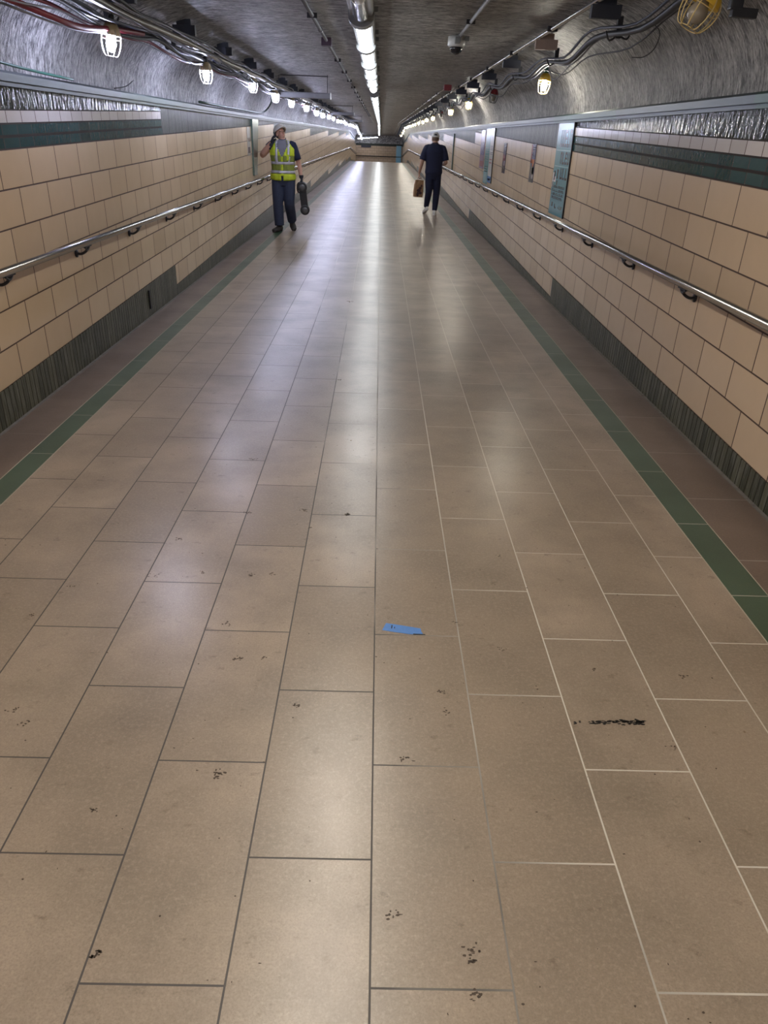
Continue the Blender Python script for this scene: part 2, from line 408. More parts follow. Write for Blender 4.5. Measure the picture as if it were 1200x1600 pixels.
# end wall and the turn to the left
bm = bmesh.new()
ze = dz(YE)
def hq(x0, x1, za, zb, mi, y=YE): quad(bm, [(x0, y, za+ze), (x1, y, za+ze), (x1, y, zb+ze), (x0, y, zb+ze)], mi)
hq(-12, XR, 0, 0.12, 1); hq(-12, XR, 0.12, 1.62, 0); hq(-12, XR, 1.62, 1.80, 1); hq(-12, XR, 1.80, 2.6, 2)
def end_mat():
    m, nt, b = newmat('cream_tile_end'); co = coords(nt); s = nd(nt, 'ShaderNodeSeparateXYZ'); nt.links.new(co, s.inputs[0])
    bc, fac = brick(nt, comb(nt, s.outputs['X'], s.outputs['Z']), 0.4, 0.205, 0.006)
    c = mix(nt, fac, mix(nt, bc, (0.50, 0.36, 0.23), (0.56, 0.41, 0.27)), GROUT); nt.links.new(c, b.inputs['Base Color']); b.inputs['Roughness'].default_value = 0.3
    return m
setp(link('wall_end', bm, [end_mat(), W_DARK2, PLASTER]), 'cream tiled far wall where the passage turns left', kind='structure')
bm = bmesh.new()
quad(bm, [(-12, YOPEN, dz(YOPEN)), (XL, YOPEN, dz(YOPEN)), (XL, YOPEN, 1.8+dz(YOPEN)), (-12, YOPEN, 1.8+dz(YOPEN))])
quad(bm, [(-12, YOPEN, 1.8+dz(YOPEN)), (XL-0.12, YOPEN, 1.8+dz(YOPEN)), (XL-0.12, YOPEN, 2.6+dz(YOPEN)), (-12, YOPEN, 2.6+dz(YOPEN))])
quad(bm, [(-12, YOPEN, dz(YOPEN)), (-12, YE, ze), (-12, YE, 2.6+ze), (-12, YOPEN, 2.6+dz(YOPEN))])
setp(link('wall_side_passage', bm, [W_CREAM_L]), 'tiled wall of the side passage at the far left turn', kind='structure')
bm = bmesh.new(); quad(bm, [(XL-0.3, Y0, 0), (XR+0.3, Y0, 0), (XR+0.3, Y0, 2.6), (XL-0.3, Y0, 2.6)])
setp(link('wall_back', bm, PLASTER), 'plain wall closing the passage behind the viewer', kind='structure')
# vault
def arch():
    pts = []
    for i in range(15):
        a = i/14*PI/2; pts.append((-1.36-0.86*math.cos(a)**0.85, 1.84+0.61*math.sin(a)**0.9))
    for x in (-0.9, -0.45, 0, 0.4, 0.8): pts.append((x, ZC))
    for i in range(15):
        a = (14-i)/14*PI/2; pts.append((1.16+0.83*math.cos(a)**0.85, 1.84+0.61*math.sin(a)**0.9))
    return pts
AR = arch()
bm = bmesh.new(); rings = []
ys = [Y0+0.5*i for i in range(int((YK-Y0)/0.5)+1)] + [60, 64, 68, YE]
for y in ys:
    ring = []
    for k, (x, z) in enumerate(AR):
        wob = mnoise.noise(V((x*1.3, y*0.8, z*1.3)))*0.012 if 0 < k < len(AR)-1 else 0
        ring.append(bm.verts.new((x, y, z+wob+dz(y))))
    rings.append(ring)
for i in range(len(rings)-1):
    for k in range(len(AR)-1):
        if ys[i] >= 68 and k < 12: continue
        f = bm.faces.new((rings[i][k], rings[i][k+1], rings[i+1][k+1], rings[i+1][k])); f.smooth = True
zz = 2.40
quad(bm, [(-12, 68, zz+dz(68)), (-1.3, 68, zz+dz(68)), (-1.3, YE, zz+dz(YE)), (-12, YE, zz+dz(YE))])
setp(link('ceiling', bm, PLASTER), 'low grey rough plaster ceiling curving down to both walls', kind='structure')
# ------------------------------------------------------------------ handrails
ORD = ['first', 'second', 'third', 'fourth', 'fifth', 'sixth', 'seventh', 'eighth', 'ninth', 'tenth']
def handrail(side):
    s = 1 if side == 'left' else -1
    X = (XL if side == 'left' else XR) + s*0.085
    y1 = YOPEN-0.3 if side == 'left' else YE-0.4
    t = empty('handrail', ((XL if side == 'left' else XR), 2.0, 0.85))
    bm = bmesh.new(); o = V(t.location)
    pts = [V((X, Y0+0.2, 0.855)), V((X, YK-1.0, 0.855)), V((X, YK+0.2, 0.85+dz(YK+0.2))), V((X, y1, 0.85+dz(y1)))]
    tube(bm, [p-o for p in pts], 0.0235, 16, side=(0, 0, 1))
    link('rail', bm, STEEL, t)
    yb = (4.23 if side == 'left' else 4.55)-1.22*4
    k = 0
    proto = None
    while yb < y1-0.3:
        if proto is None:
            b = bmesh.new()
            w_ = -s*0.085            # wall plane seen from the rail axis
            lathe(b, [(0.0, 0), (0.028, 0), (0.028, 0.008), (0.012, 0.012), (0.0, 0.012)], 12, c=(w_, 0, -0.075), rot=Matrix.Rotation(s*PI/2, 3, 'Y'))
            tube(b, [(w_, 0, -0.075), (w_*0.55, 0, -0.078), (w_*0.1, 0, -0.055), (0, 0, -0.024)], 0.009, 8, 3)
            box(b, (0, 0, -0.025), (0.026, 0.12, 0.008), bev=0.002)
            tube(b, [(0, -0.045, -0.027), (0, 0, -0.05), (0, 0.045, -0.027)], 0.007, 6, 3)
            me = bpy.data.meshes.new('bracket'); b.to_mesh(me); b.free(); me.materials.append(BLK); proto = me
        bo = bpy.data.objects.new('bracket', proto); COL.objects.link(bo); bo.parent = t
        bo.location = V((X, yb, 0.855+dz(yb))) - o
        yb += 1.22; k += 1
    setp(t, 'stainless steel handrail on black brackets along the %s wall' % side, 'handrail')
handrail('left'); handrail('right')
t = empty('handrail', (0, YE, 0.78+ze))
bm = bmesh.new(); tube(bm, [(-2.4, -0.09, 0), (XR-0.1, -0.09, 0)], 0.035, 10); link('rail', bm, BLK, t)
for x in (-1.9, -0.6, 0.7, 1.6):
    bm = bmesh.new(); tube(bm, [(x, 0, -0.07), (x, -0.09, -0.07), (x, -0.09, 0)], 0.012, 6); link('bracket', bm, BLK, t)
setp(t, 'dark handrail running across the far end wall', 'handrail')
# ------------------------------------------------------------------ ceiling fixtures
FX, FZ, PER = -0.19, 2.33, 1.83
def make_fixture(lit, dm=None):
    t = empty('ceiling_light', (0, 0, 0))
    L = PER-0.13
    def halfprof(w, h, n=10): return [(w*math.cos(PI*i/n), -h*math.sin(PI*i/n)) for i in range(n+1)]
    b = bmesh.new()                              # curved housing
    pr = [(-0.085, 0.12), (-0.085, 0.035)] + [(-0.082, 0.02), (-0.074, 0.004)]
    pr2 = pr + [(0.074, 0.004), (0.082, 0.02), (0.085, 0.035), (0.085, 0.12)]
    rs = [[b.verts.new((x, y, z)) for x, z in pr2] for y in (0.06, L+0.06)]
    for k in range(len(pr2)-1): b.faces.new((rs[0][k], rs[0][k+1], rs[1][k+1], rs[1][k]))
    b.faces.new([rs[0][k] for k in range(len(pr2))]); b.faces.new([rs[1][k] for k in range(len(pr2))])
    link('housing', b, HOUS, t)
    b = bmesh.new(); hp = halfprof(0.056, 0.045, 8)
    rs = [[b.verts.new((x, y, z+0.006)) for x, z in hp] for y in (0.095, L+0.035)]
    for k in range(len(hp)-1):
        f = b.faces.new((rs[0][k], rs[0][k+1], rs[1][k+1], rs[1][k])); f.smooth = True
    for r in rs: b.faces.new(r)
    link('diffuser', b, dm or (DIFF if lit else DIFFOFF), t)
    b = bmesh.new(); hp = halfprof(0.090, 0.062, 12)
    pr3 = [(-0.088, 0.12)] + [(-x, z) for x, z in hp] + [(0.088, 0.12)]
    for ya, yb in ((-0.09, 0.09),):
        rs = [[b.verts.new((x, y, z)) for x, z in pr3] for y in (ya, yb)]
        for k in range(len(pr3)-1): b.faces.new((rs[0][k], rs[0][k+1], rs[1][k+1], rs[1][k]))
        b.faces.new(rs[0]); b.faces.new(rs[1])
    link('collar', b, HOUSD, t)
    for yy in (0.25, L-0.15):
        b = bmesh.new(); box(b, (0.10, yy, 0.085), (0.03, 0.03, 0.035), bev=0.004); link('clip', b, HOUSD, t)
    return t
DIFFB = emit('lit_diffuser_warm', (1.0, 0.92, 0.80), FIX_E*1.9)
fl = make_fixture(True); fb = make_fixture(True, DIFFB); fo = make_fixture(False)
ylist = [6.15-PER*i for i in range(8, 1, -1)] + [6.15+PER*i for i in range(0, 5)] + [16.65+PER*i for i in range(0, 29)]
n = 0
for i, y in enumerate(ylist):
    o = (fb if i == 0 else copy_tree(fb)) if y < 6 else (fl if i == 7 else copy_tree(fl))
    o.location = (FX, y, FZ+dz(y))
    if y > YK-1: o.rotation_euler = (-math.atan(DROP), 0, 0)
    if y < 6:
        setp(o, 'lit ceiling fixture overhead behind the photographer', 'ceiling light', 'ceiling lights behind the view')
    elif n < 10:
        setp(o, ('nearest lit linear ceiling light right after the unlit one' if n == 0 else '%s lit linear ceiling light counted from the camera, on the centre line' % ORD[n]), 'ceiling light', 'centre line ceiling lights')
        n += 1
    else: setp(o, 'lit linear ceiling light far down the centre line', 'ceiling light', 'centre line ceiling lights')
fo.location = (FX, 6.15-PER, FZ); setp(fo, 'unlit grey linear ceiling light nearest the camera', 'ceiling light', 'centre line ceiling lights')
for o in fo.children:
    if o.name.startswith('collar'): o.scale = (1, 1, 1)
for i in range(5):
    o = copy_tree(fl); o.location = (-0.3-0.36*i, 71.9, 1.50-0.035*i); o.rotation_euler = (0, 0, PI/2); o.scale = (1, 0.2, 0.7)
    o.rotation_euler = (0, -0.0, PI/2)
    setp(o, 'short lit light strip under the ceiling at the far left turn', 'ceiling light', 'lights at the far turn')
# junction between fixtures where one is missing
t = empty('junction_box', (FX, 15.75, FZ+0.06)); b = bmesh.new(); box(b, (0, 0, 0.0), (0.14, 0.5, 0.09), bev=0.01); link('box_body', b, HOUSD, t)
b = bmesh.new(); tube(b, [(0, -0.5, 0.03), (0, 0.85, 0.03)], 0.02, 8); link('conduit_stub', b, GALV, t)
setp(t, 'grey junction box filling the gap in the centre line of lights', 'junction box')
# ------------------------------------------------------------------ caged lamps
def make_lamp(cagem, capm, bulbm, sock=BLK, hl=0.14):
    """origin at the hook; lamp hangs below"""
    t = empty('caged_lamp', (0, 0, 0))
    b = bmesh.new(); tube(b, [(0, 0, 0.0), (0.006, 0, -0.02), (0, 0, -0.045)], 0.004, 6, 3)
    lathe(b, [(0.0, -0.035), (0.016, -0.035), (0.02, -0.05), (0.02, -0.085), (0.026, -0.09), (0.0, -0.092)], 12)
    link('socket', b, sock, t)
    b = bmesh.new(); lathe(b, [(0.022, -0.078), (0.034, -0.082), (0.050, -0.108), (0.056, -0.145), (0.053, -0.146), (0.046, -0.110), (0.030, -0.086), (0.022, -0.078)], 16)
    link('cap', b, capm, t)
    b = bmesh.new()
    prof = [(0.030, -0.085), (0.056, -0.125), (0.063, -0.165), (0.058, -0.210), (0.044, -0.250), (0.030, -0.258)]
    for k in range(8):
        a = 2*PI*k/8; tube(b, [(r*math.cos(a), r*math.sin(a), z) for r, z in prof], 0.0024, 5, 3)
    for r, z in ((0.063, -0.165), (0.030, -0.258), (0.047, -0.11)):
        tube(b, [(r*math.cos(2*PI*k/20), r*math.sin(2*PI*k/20), z) for k in range(20)], 0.0024, 5, closed=True, side=(0, 0, 1))
    link('cage', b, cagem, t)
    b = bmesh.new(); lathe(b, [(0.0, -0.235), (0.016, -0.230), (0.029, -0.213), (0.033, -0.19), (0.029, -0.165), (0.020, -0.145), (0.014, -0.13), (0.0, -0.13)], 10)
    link('bulb', b, bulbm, t)
    return t
lampL = make_lamp(CAGE, TAN, BULB_L); lampR = make_lamp(YELCAGE, YEL, BULB_R, GREENP); lampD = make_lamp(BLK, REDP, BULBOFF, BLK)
lampD2 = make_lamp(YELCAGE, YEL, BULBOFF, YEL)
yL = [5.05, 7.6, 10.2, 12.2]; 
while yL[-1] < 65.0: yL.append(yL[-1]+2.5)
zL = [0.045, 0.05, 0.10, 0.065]
i = 0
for y in [-4.5, -2.0, 0.5] + yL:
    o = lampL if i == 0 else copy_tree(lampL)
    k = i-3
    x = -1.70-0.015*math.sin(k*2.1); zb = 1.91 + (zL[k] if 0 <= k < 4 else 0.07+0.02*math.sin(k*1.7)); zb = 1.594+(zb-1.594)*1.06; y = y*1.06
    o.location = (x, y, zb+0.26+dz(y)); o.rotation_euler = (0.10*math.sin(k*1.3), 0.12*math.cos(k*2.2), k*0.7)
    if k < 0: setp(o, 'caged work lamp on the left cable behind the photographer', 'lamp', 'left caged lamps behind the view')
    elif k < 10: setp(o, '%s lit caged work lamp from the camera in the row along the left wall' % ORD[k], 'lamp', 'caged lamps along the left wall')
    else: setp(o, 'small lit caged work lamp far down the row along the left wall', 'lamp', 'caged lamps along the left wall')
    i += 1
yR = [7.95, 11.4, 14.8, 18.3, 21.6, 24.9]
while yR[-1] < 62: yR.append(yR[-1]+3.1)
first = True; n = 0
for y in [-3.5, 0.2] + yR:
    dead = y in (11.4, 21.6)
    if dead: o = lampD if y == 11.4 else copy_tree(lampD)
    else:
        o = lampR if first else copy_tree(lampR); first = False
    zb = 2.02 if y < 10 else (2.08 + 0.015*math.sin(y))
    yq = y*1.066; o.location = (1.62, yq, 1.594+(zb-1.594)*1.066+0.24+dz(yq)); o.rotation_euler = (0.12*math.sin(y), 0.10*math.cos(y*1.7), y)
    if y < 3: setp(o, 'caged work lamp on the right cable behind the photographer', 'lamp', 'right caged lamps behind the view')
    elif y == 11.4: setp(o, 'unlit red-capped caged lamp hanging between the two nearest lit ones at right', 'lamp', 'caged lamps along the right wall')
    elif y == 21.6: setp(o, 'unlit red-capped caged lamp farther along the right wall', 'lamp', 'caged lamps along the right wall')
    elif n < 6:
        setp(o, 'large lit lamp in a yellow cage nearest the camera on the right' if n == 0 else '%s lit caged lamp from the camera in the row along the right wall' % ORD[n], 'lamp', 'caged lamps along the right wall'); n += 1
    else: setp(o, 'small lit caged lamp far down the row along the right wall', 'lamp', 'caged lamps along the right wall')
lampD2.location = (1.34, 3.6, 2.235); lampD2.rotation_euler = (0.25, 0.40, 0.4); lampD2.scale = (1.25, 1.25, 0.85)
setp(lampD2, 'unlit lamp in a yellow-topped wire cage hanging tilted at upper right', 'lamp')
# ------------------------------------------------------------------ ceiling struts
def make_strut(side, m):
    t = empty('cable_bracket'); s = 1 if side == 'left' else -1
    b = bmesh.new(); box(b, (s*0.05, 0, -0.01), (0.19, 0.05, 0.075), bev=0.004); box(b, (s*0.05, 0, 0.04), (0.12, 0.03, 0.06)); link('block', b, m, t)
    b = bmesh.new(); box(b, (-s*0.05, 0, -0.09), (0.035, 0.035, 0.12), bev=0.004)
    tube(b, [(-s*0.05, 0, -0.13), (-s*0.11, 0, -0.15), (-s*0.13, 0, -0.11)], 0.006, 6, 3)
    tube(b, [(-s*0.05, 0, -0.13), (-s*0.0, 0, -0.16), (s*0.03, 0, -0.11)], 0.006, 6, 3)
    link('cable_clamp', b, BLK, t)
    return t
sl = make_strut('left', DKBLUE); sr = make_strut('right', DKBLUE); srw = make_strut('right', WOOD)
y = 2.24; i = 0
while y < 69:
    o = sl if i == 0 else copy_tree(sl); o.location = (-1.77, y, 2.345+dz(y))
    setp(o, 'dark cable bracket overhead at left above the top edge of the picture' if i < 2 else '%s dark cable bracket in view along the left of the ceiling' % ORD[i-2] if i < 10 else 'small dark cable bracket far along the left of the ceiling', 'bracket', 'cable brackets on the left')
    y += 1.70; i += 1
y = 3.66; i = 0
while y < 69:
    if i == 2: o = srw
    else: o = sr if i == 0 else copy_tree(sr)
    o.location = (1.42, y, 2.35+dz(y))
    setp(o, 'beige-faced cable bracket above the large lit lamp on the right' if i == 2 else ('dark cable bracket overhead at right above the top edge of the picture' if i < 1 else '%s cable bracket in view along the right of the ceiling, dark' % ORD[i-1] if i < 9 else 'small dark cable bracket far along the right of the ceiling'), 'bracket', 'cable brackets on the right')
    y += 1.86; i += 1
# ------------------------------------------------------------------ conduits and cables
def run(name, X, z, r, m, y0, y1, step, wob, sag, label, cat, ph=0.0, seg=7, sub=3, phase0=2.9):
    pts = []; y = y0; k = 0
    while y < y1:
        u = ((y-phase0)/step) % 1.0
        pts.append((X+wob*math.sin(y*1.9+ph)+0.4*wob*math.sin(y*5.3+ph), y, z - sag*math.sin(PI*u)*(0.7+0.3*math.sin(y*0.9+ph)) + 0.3*wob*math.cos(y*2.7+ph) + dz(y)))
        y += step/4
    bm = bmesh.new(); tube(bm, pts, r, seg, sub if y1-y0 < 90 else 1, side=None)
    return setp(link(name, bm, m, smooth=True), label, cat)
def straight(name, X, z, r, m, y0, y1, label, cat, seg=10):
    t = empty(name, (X, y0, z)); b = bmesh.new()
    ps = [(0, 0, 0)] + ([(0, YK-y0, 0)] if y1 > YK else []) + [(0, y1-y0, dz(y1))]
    tube(b, ps, r, seg, side=(0, 0, 1)); link('pipe', b, m, t)
    for nm, ya, st, yb, mm_ in (('clamp', 0.6, 1.9, 40, BLK), ('coupling', 1.4, 3.05, 30, m)):
        b = bmesh.new()
        if nm == 'clamp': box(b, (0, 0, 0.0), (r*5, 0.02, r*2.3), bev=0.002)
        else: tube(b, [(0, 0, 0), (0, 0.07, 0)], r*1.35, 10, side=(0, 0, 1))
        o = link(nm, b, mm_, t); o.location = (0, ya, 0); y = y0+ya+st
        while y < min(y1, yb):
            c = o.copy(); COL.objects.link(c); c.parent = t; c.location = (0, y-y0, 0); y += st
    return setp(t, label, cat)
straight('conduit', -0.60, 2.425, 0.016, GREYPIPE, Y0+0.1, 55, 'thin grey conduit on the ceiling left of the centre lights', 'conduit')
straight('conduit', 0.66, 2.425, 0.014, GREYPIPE, Y0+0.1, 7.75, 'short grey conduit ending at the dome camera', 'conduit')
straight('conduit', 1.315, 2.40, 0.016, STEEL, Y0+0.1, 69, 'bright straight conduit along the right of the ceiling', 'conduit')
straight('conduit', 1.13, 2.42, 0.014, STEEL, 14.9, 69, 'second bright conduit starting at the red box on the right', 'conduit')
run('conduit', -1.66, 2.225, 0.026, TANPIPE, 1.5, 69.5, 1.72, 0.012, 0.0, 'thick tan pipe running along the left cable bundle', 'pipe', 0.3, 10)
run('conduit', -1.74, 2.255, 0.019, GALV, 1.5, 69.5, 1.72, 0.018, 0.01, 'silver pipe behind the tan pipe on the left', 'pipe', 1.1, 9)
specs = [(-1.72, 2.185, 0.014, CABLEB, 0.03, 0.03, 'dark blue cable under the left pipes'), (-1.70, 2.16, 0.010, CABLE, 0.03, 0.05, 'black cable sagging under the left pipes'),
         (-1.76, 2.20, 0.012, CABLE, 0.03, 0.03, 'black cable nearest the left vault'), (-1.74, 2.13, 0.005, CABLEW, 0.012, 0.04, 'thin pale cable at the bottom of the left bundle'),
         (-1.64, 2.28, 0.012, CABLE, 0.025, 0.02, 'black cable above the left tan pipe'), (-1.60, 2.25, 0.005, CABLEW, 0.012, 0.02, 'thin pale cable beside the left tan pipe'),
         (-1.76, 2.15, 0.011, CABLER, 0.015, 0.035, 'red cable sagging below the left bundle'), (-1.69, 2.20, 0.009, CABLEB, 0.04, 0.05, 'loose blue cable woven through the left bundle'),
         (-1.62, 2.205, 0.008, CABLE, 0.03, 0.05, 'thin black cable feeding the left lamps')]
for i, (X, z, r, m, wb, sg, lb) in enumerate(specs):
    run('cable', X, z, r, m, 2.0, 69.5, 1.72, wb, sg, lb, 'cable', i*1.37, 6)
# the low red loop at top left
bm = bmesh.new(); tube(bm, [(-1.93, 3.2, 2.12), (-1.82, 4.0, 2.115), (-1.76, 4.5, 2.09), (-1.74, 4.9, 2.085), (-1.72, 5.4, 2.13), (-1.7, 6, 2.17)], 0.016, 8, 5)
setp(link('cable', bm, CABLER, smooth=True), 'thick red cable sagging low at the upper left corner', 'cable')
bm = bmesh.new(); tube(bm, [(-1.95, 3.2, 2.10), (-1.84, 4.0, 2.093), (-1.78, 4.5, 2.07), (-1.76, 4.9, 2.068), (-1.73, 5.3, 2.10), (-1.72, 5.9, 2.14)], 0.006, 6, 5)
setp(link('cable', bm, CABLEW, smooth=True), 'thin pale cable just below the thick red cable at upper left', 'cable')
# right bundle
rp = [(1.50, 2.6, 2.20), (1.49, 3.6, 2.235), (1.46, 4.2, 2.265), (1.47, 5.0, 2.20), (1.45, 6.0, 2.255), (1.48, 6.9, 2.185), (1.46, 7.8, 2.245)]
yy = 7.8
while yy < 67: rp += [(1.48, yy+0.93, 2.19+dz(yy+0.93)), (1.46, yy+1.86, 2.245+dz(yy+1.86))]; yy += 1.86
bm = bmesh.new(); tube(bm, rp, 0.019, 8, 4); setp(link('cable', bm, CABLE, smooth=True), 'thick black cable looping between brackets on the right', 'cable')
bm = bmesh.new(); tube(bm, [(x+0.03, y, z-0.01-0.012*math.sin(y)) for x, y, z in rp], 0.007, 6, 4); setp(link('cable', bm, CABLEW, smooth=True), 'thin pale cable lying along the thick right cable', 'cable')
bm = bmesh.new(); tube(bm, [(x+0.06, y+0.4, z-0.05-0.03*math.sin(y*1.3)) for x, y, z in rp], 0.0055, 6, 4); setp(link('cable', bm, CABLE, smooth=True), 'thin black lamp cord sagging below the right cable', 'cable')
bm = bmesh.new(); tube(bm, [(x-0.04, y, z+0.03+0.01*math.sin(y*2.3)) for x, y, z in rp], 0.009, 6, 4); setp(link('cable', bm, CABLEB, smooth=True), 'dark blue cable clipped above the thick right cable', 'cable')
bm = bmesh.new(); tube(bm, [(1.525, 5.0, 2.225), (1.57, 5.0, 2.18), (1.555, 5.0, 2.105), (1.50, 5.0, 2.06), (1.43, 5.0, 2.055)], 0.003, 5, 6)
setp(link('cable', bm, CABLE, smooth=True), 'thin loose black wire curling against the upper right vault', 'cable')
bm = bmesh.new(); tube(bm, [(1.51, 7.0, 2.16), (1.52, 7.6, 2.10), (1.52, 7.93, 2.22)], 0.005, 6, 6); setp(link('cable', bm, CABLEW, smooth=True), 'pale lamp cord leading to the yellow caged lamp', 'cable')
t = empty('strut_channel', (1.455, 3.6, 2.096)); b = bmesh.new(); box(b, (0, 0, 0), (0.105, 0.035, 0.035), bev=0.004, rot=Matrix.Rotation(0.05, 3, 'Y')); link('channel', b, BLK, t)
b = bmesh.new(); box(b, (-0.04, 0, 0.045), (0.05, 0.04, 0.07), bev=0.006); tube(b, [(-0.04, 0, 0.03), (-0.02, 0, 0.24)], 0.006, 6); link('clamp', b, BLK, t)
setp(t, 'short dark metal bar clamped near the upper right corner', 'bracket')
# boxes on the ceiling
b = bmesh.new(); box(b, (-0.60, 8.62, 2.415), (0.10, 0.12, 0.07), bev=0.006); setp(link('junction_box', b, MAROON), 'small dark maroon box on the left ceiling conduit', 'junction box')
b = bmesh.new(); box(b, (1.13, 14.9, 2.40), (0.13, 0.12, 0.09), bev=0.006); setp(link('junction_box', b, REDBOX), 'red junction box on the ceiling at right', 'junction box')
# dome camera
t = empty('dome_camera', (0.65, 8.0, 2.44))
b = bmesh.new(); lathe(b, [(0.0, 0.0), (0.078, 0.0), (0.082, -0.02), (0.080, -0.072), (0.072, -0.082), (0.06, -0.084), (0.0, -0.084)], 24); link('camera_body', b, WHITEP, t)
b = bmesh.new(); lathe(b, [(0.060, -0.083), (0.058, -0.10), (0.046, -0.125), (0.026, -0.140), (0.0, -0.145)], 24)
link('dome', b, plain('smoked_dome', (0.02, 0.02, 0.025), 0.06), t)
b = bmesh.new(); box(b, (0.0, -0.10, -0.04), (0.05, 0.08, 0.05), bev=0.008); box(b, (0.09, -0.05, -0.02), (0.04, 0.05, 0.04), bev=0.006); link('conduit_box', b, HOUSD, t)
setp(t, 'white security dome camera hanging from the ceiling right of centre', 'camera')
# signs hung across the passage seen edge-on
def cross_tube(x0, x1, y, z, ztop, label):
    t = empty('hanging_sign', ((x0+x1)/2, y, z)); hw = (x1-x0)/2
    b = bmesh.new(); box(b, (0, 0, 0), (hw*2, 0.12, 0.085), bev=0.02); link('sign_body', b, plain('sign_grey', (0.16, 0.16, 0.175), 0.45), t)
    b = bmesh.new(); box(b, (hw, 0, 0), (0.012, 0.13, 0.095), bev=0.003); link('end_cap', b, HOUS, t)
    b = bmesh.new()
    for x in (-hw*0.7, hw-0.05): tube(b, [(x, 0, 0.04), (x, 0, ztop-z)], 0.0045, 6)
    link('hanger', b, BLK, t)
    b = bmesh.new(); tube(b, [(-hw, 0.02, ztop-z-0.02), (hw-0.04, 0.02, ztop-z-0.02)], 0.007, 8); link('conduit', b, BLK, t)
    setp(t, label, 'sign')
cross_tube(-1.85, -0.87, 13.6, 2.145, 2.44, 'long grey hanging sign box seen edge-on, nearest of its row at left')
cross_tube(-1.85, -0.92, 26.6, 2.20, 2.44, 'second long grey hanging box seen edge-on at left')
cross_tube(-1.85, -0.95, 40.0, 2.22, 2.44, 'third small grey hanging box far along the left')
# curved pipe dropping from the left bundle to the ledge
bm = bmesh.new(); tube(bm, [(-1.75, 14.5, 2.2), (-1.93, 14.5, 2.16), (-1.96, 14.5, 2.05), (-2.05, 14.55, 1.94), (-2.11, 14.1, 1.88), (-2.11, 12.0, 1.872), (-2.11, 9.5, 1.872)], 0.014, 8, 5)
setp(link('conduit', bm, LEDGE_G, smooth=True), 'greenish conduit curving down from the left bundle onto the ledge', 'conduit')
bm = bmesh.new(); tube(bm, [(-2.14, 3.6, 1.93), (-2.13, 4.3, 1.90), (-2.13, 5.0, 1.875), (-2.12, 5.7, 1.863)], 0.008, 6, 4)
setp(link('cable', bm, GREENP, smooth=True), 'thin green wire lying along the near left ledge', 'cable')
bm = bmesh.new(); tube(bm, [(-2.12, 6.55, 1.855), (-2.08, 6.72, 1.88), (-2.05, 6.85, 1.93)], 0.004, 5, 4)
setp(link('cable', bm, CABLE, smooth=True), 'short black wire end sticking up from the left ledge', 'cable')
# ------------------------------------------------------------------ posters on the walls
def poster(side, y0, y1, z0, z1, base, blocks, name, label, cat='poster', frame=None, th=0.006):
    """blocks: (u0, u1, v0, v1, colour) in poster fractions; u runs left to right as read, v upwards"""
    X = XR if side == 'right' else XL; s = -1 if side == 'right' else 1
    t = empty(name, (X+s*0.0015, (y0+y1)/2, z0)); W, H = y1-y0, z1-z0
    mats = [plain('poster_%.2f_%.2f_%.2f' % base, base, 0.22, 0, 0.06, 6)]; idx = {}
    bm = bmesh.new(); box(bm, (s*th/2, 0, H/2), (th, W, H), 0, bev=0.001)
    def uy(u): return (W/2-u*W) if side == 'right' else (-W/2+u*W)
    for u0, u1, v0, v1, c in blocks:
        if c not in idx: idx[c] = len(mats); mats.append(plain('print_%.2f_%.2f_%.2f' % c, c, 0.22, 0, 0.05, 8))
        a, b_ = sorted((uy(u0), uy(u1)))
        box(bm, (s*(th+0.0004), (a+b_)/2, (v0+v1)/2*H), (0.0008, b_-a, (v1-v0)*H), idx[c])
    link('poster_sheet', bm, mats, t)
    if frame:
        b = bmesh.new(); box(b, (s*0.007, -W/2-0.008, H/2), (0.014, 0.016, H)); link('edge_strip', b, BLK, t)
    setp(t, label, cat)
rnd = random.Random(3)
def glyphs(u0, u1, v0, v1, n, c, dens=0.75):
    out = []; w_ = (u1-u0)/n
    for i in range(n):
        a = u0+i*w_; wi = w_*0.78; st = wi*0.3; k = rnd.randrange(4)
        out.append((a, a+st, v0, v1, c))
        if k in (0, 1): out.append((a+wi-st, a+wi, v0, v1, c))
        if k in (0, 2): out.append((a+st, a+wi-(st if k == 0 else 0), v1-(v1-v0)*0.2, v1, c))
        if k in (1, 2, 3): out.append((a+st, a+wi-(st if k == 1 else 0), v0, v0+(v1-v0)*0.2, c))
        if k == 2: out.append((a+st, a+wi, (v0+v1)/2-(v1-v0)*0.08, (v0+v1)/2+(v1-v0)*0.08, c))
    return out
NAVY = (0.012, 0.035, 0.07); CY = (0.13, 0.29, 0.34)
bl = [(0.05, 0.98, 0.70, 0.71, (0.24, 0.42, 0.48)), (0.05, 0.98, 0.53, 0.54, (0.24, 0.42, 0.48))]
bl += glyphs(0.25, 0.95, 0.74, 0.92, 5, NAVY) + glyphs(0.38, 0.95, 0.56, 0.69, 4, NAVY) + glyphs(0.48, 0.95, 0.40, 0.52, 3, NAVY)
bl += [(0.02, 0.10, 0.30, 0.46, (0.7, 0.7, 0.72)), (0.10, 0.16, 0.38, 0.48, (0.04, 0.04, 0.06)), (0.14, 0.22, 0.36, 0.42, (0.65, 0.65, 0.68)), (0.05, 0.09, 0.30, 0.36, (0.10, 0.05, 0.06)), (0.28, 0.36, 0.40, 0.50, NAVY), (0.30, 0.36, 0.33, 0.38, NAVY)]
for v in (0.325, 0.285, 0.245, 0.205): bl += glyphs(0.10, 0.88-(0.32-v)*0.4, v-0.028, v, 11, NAVY)
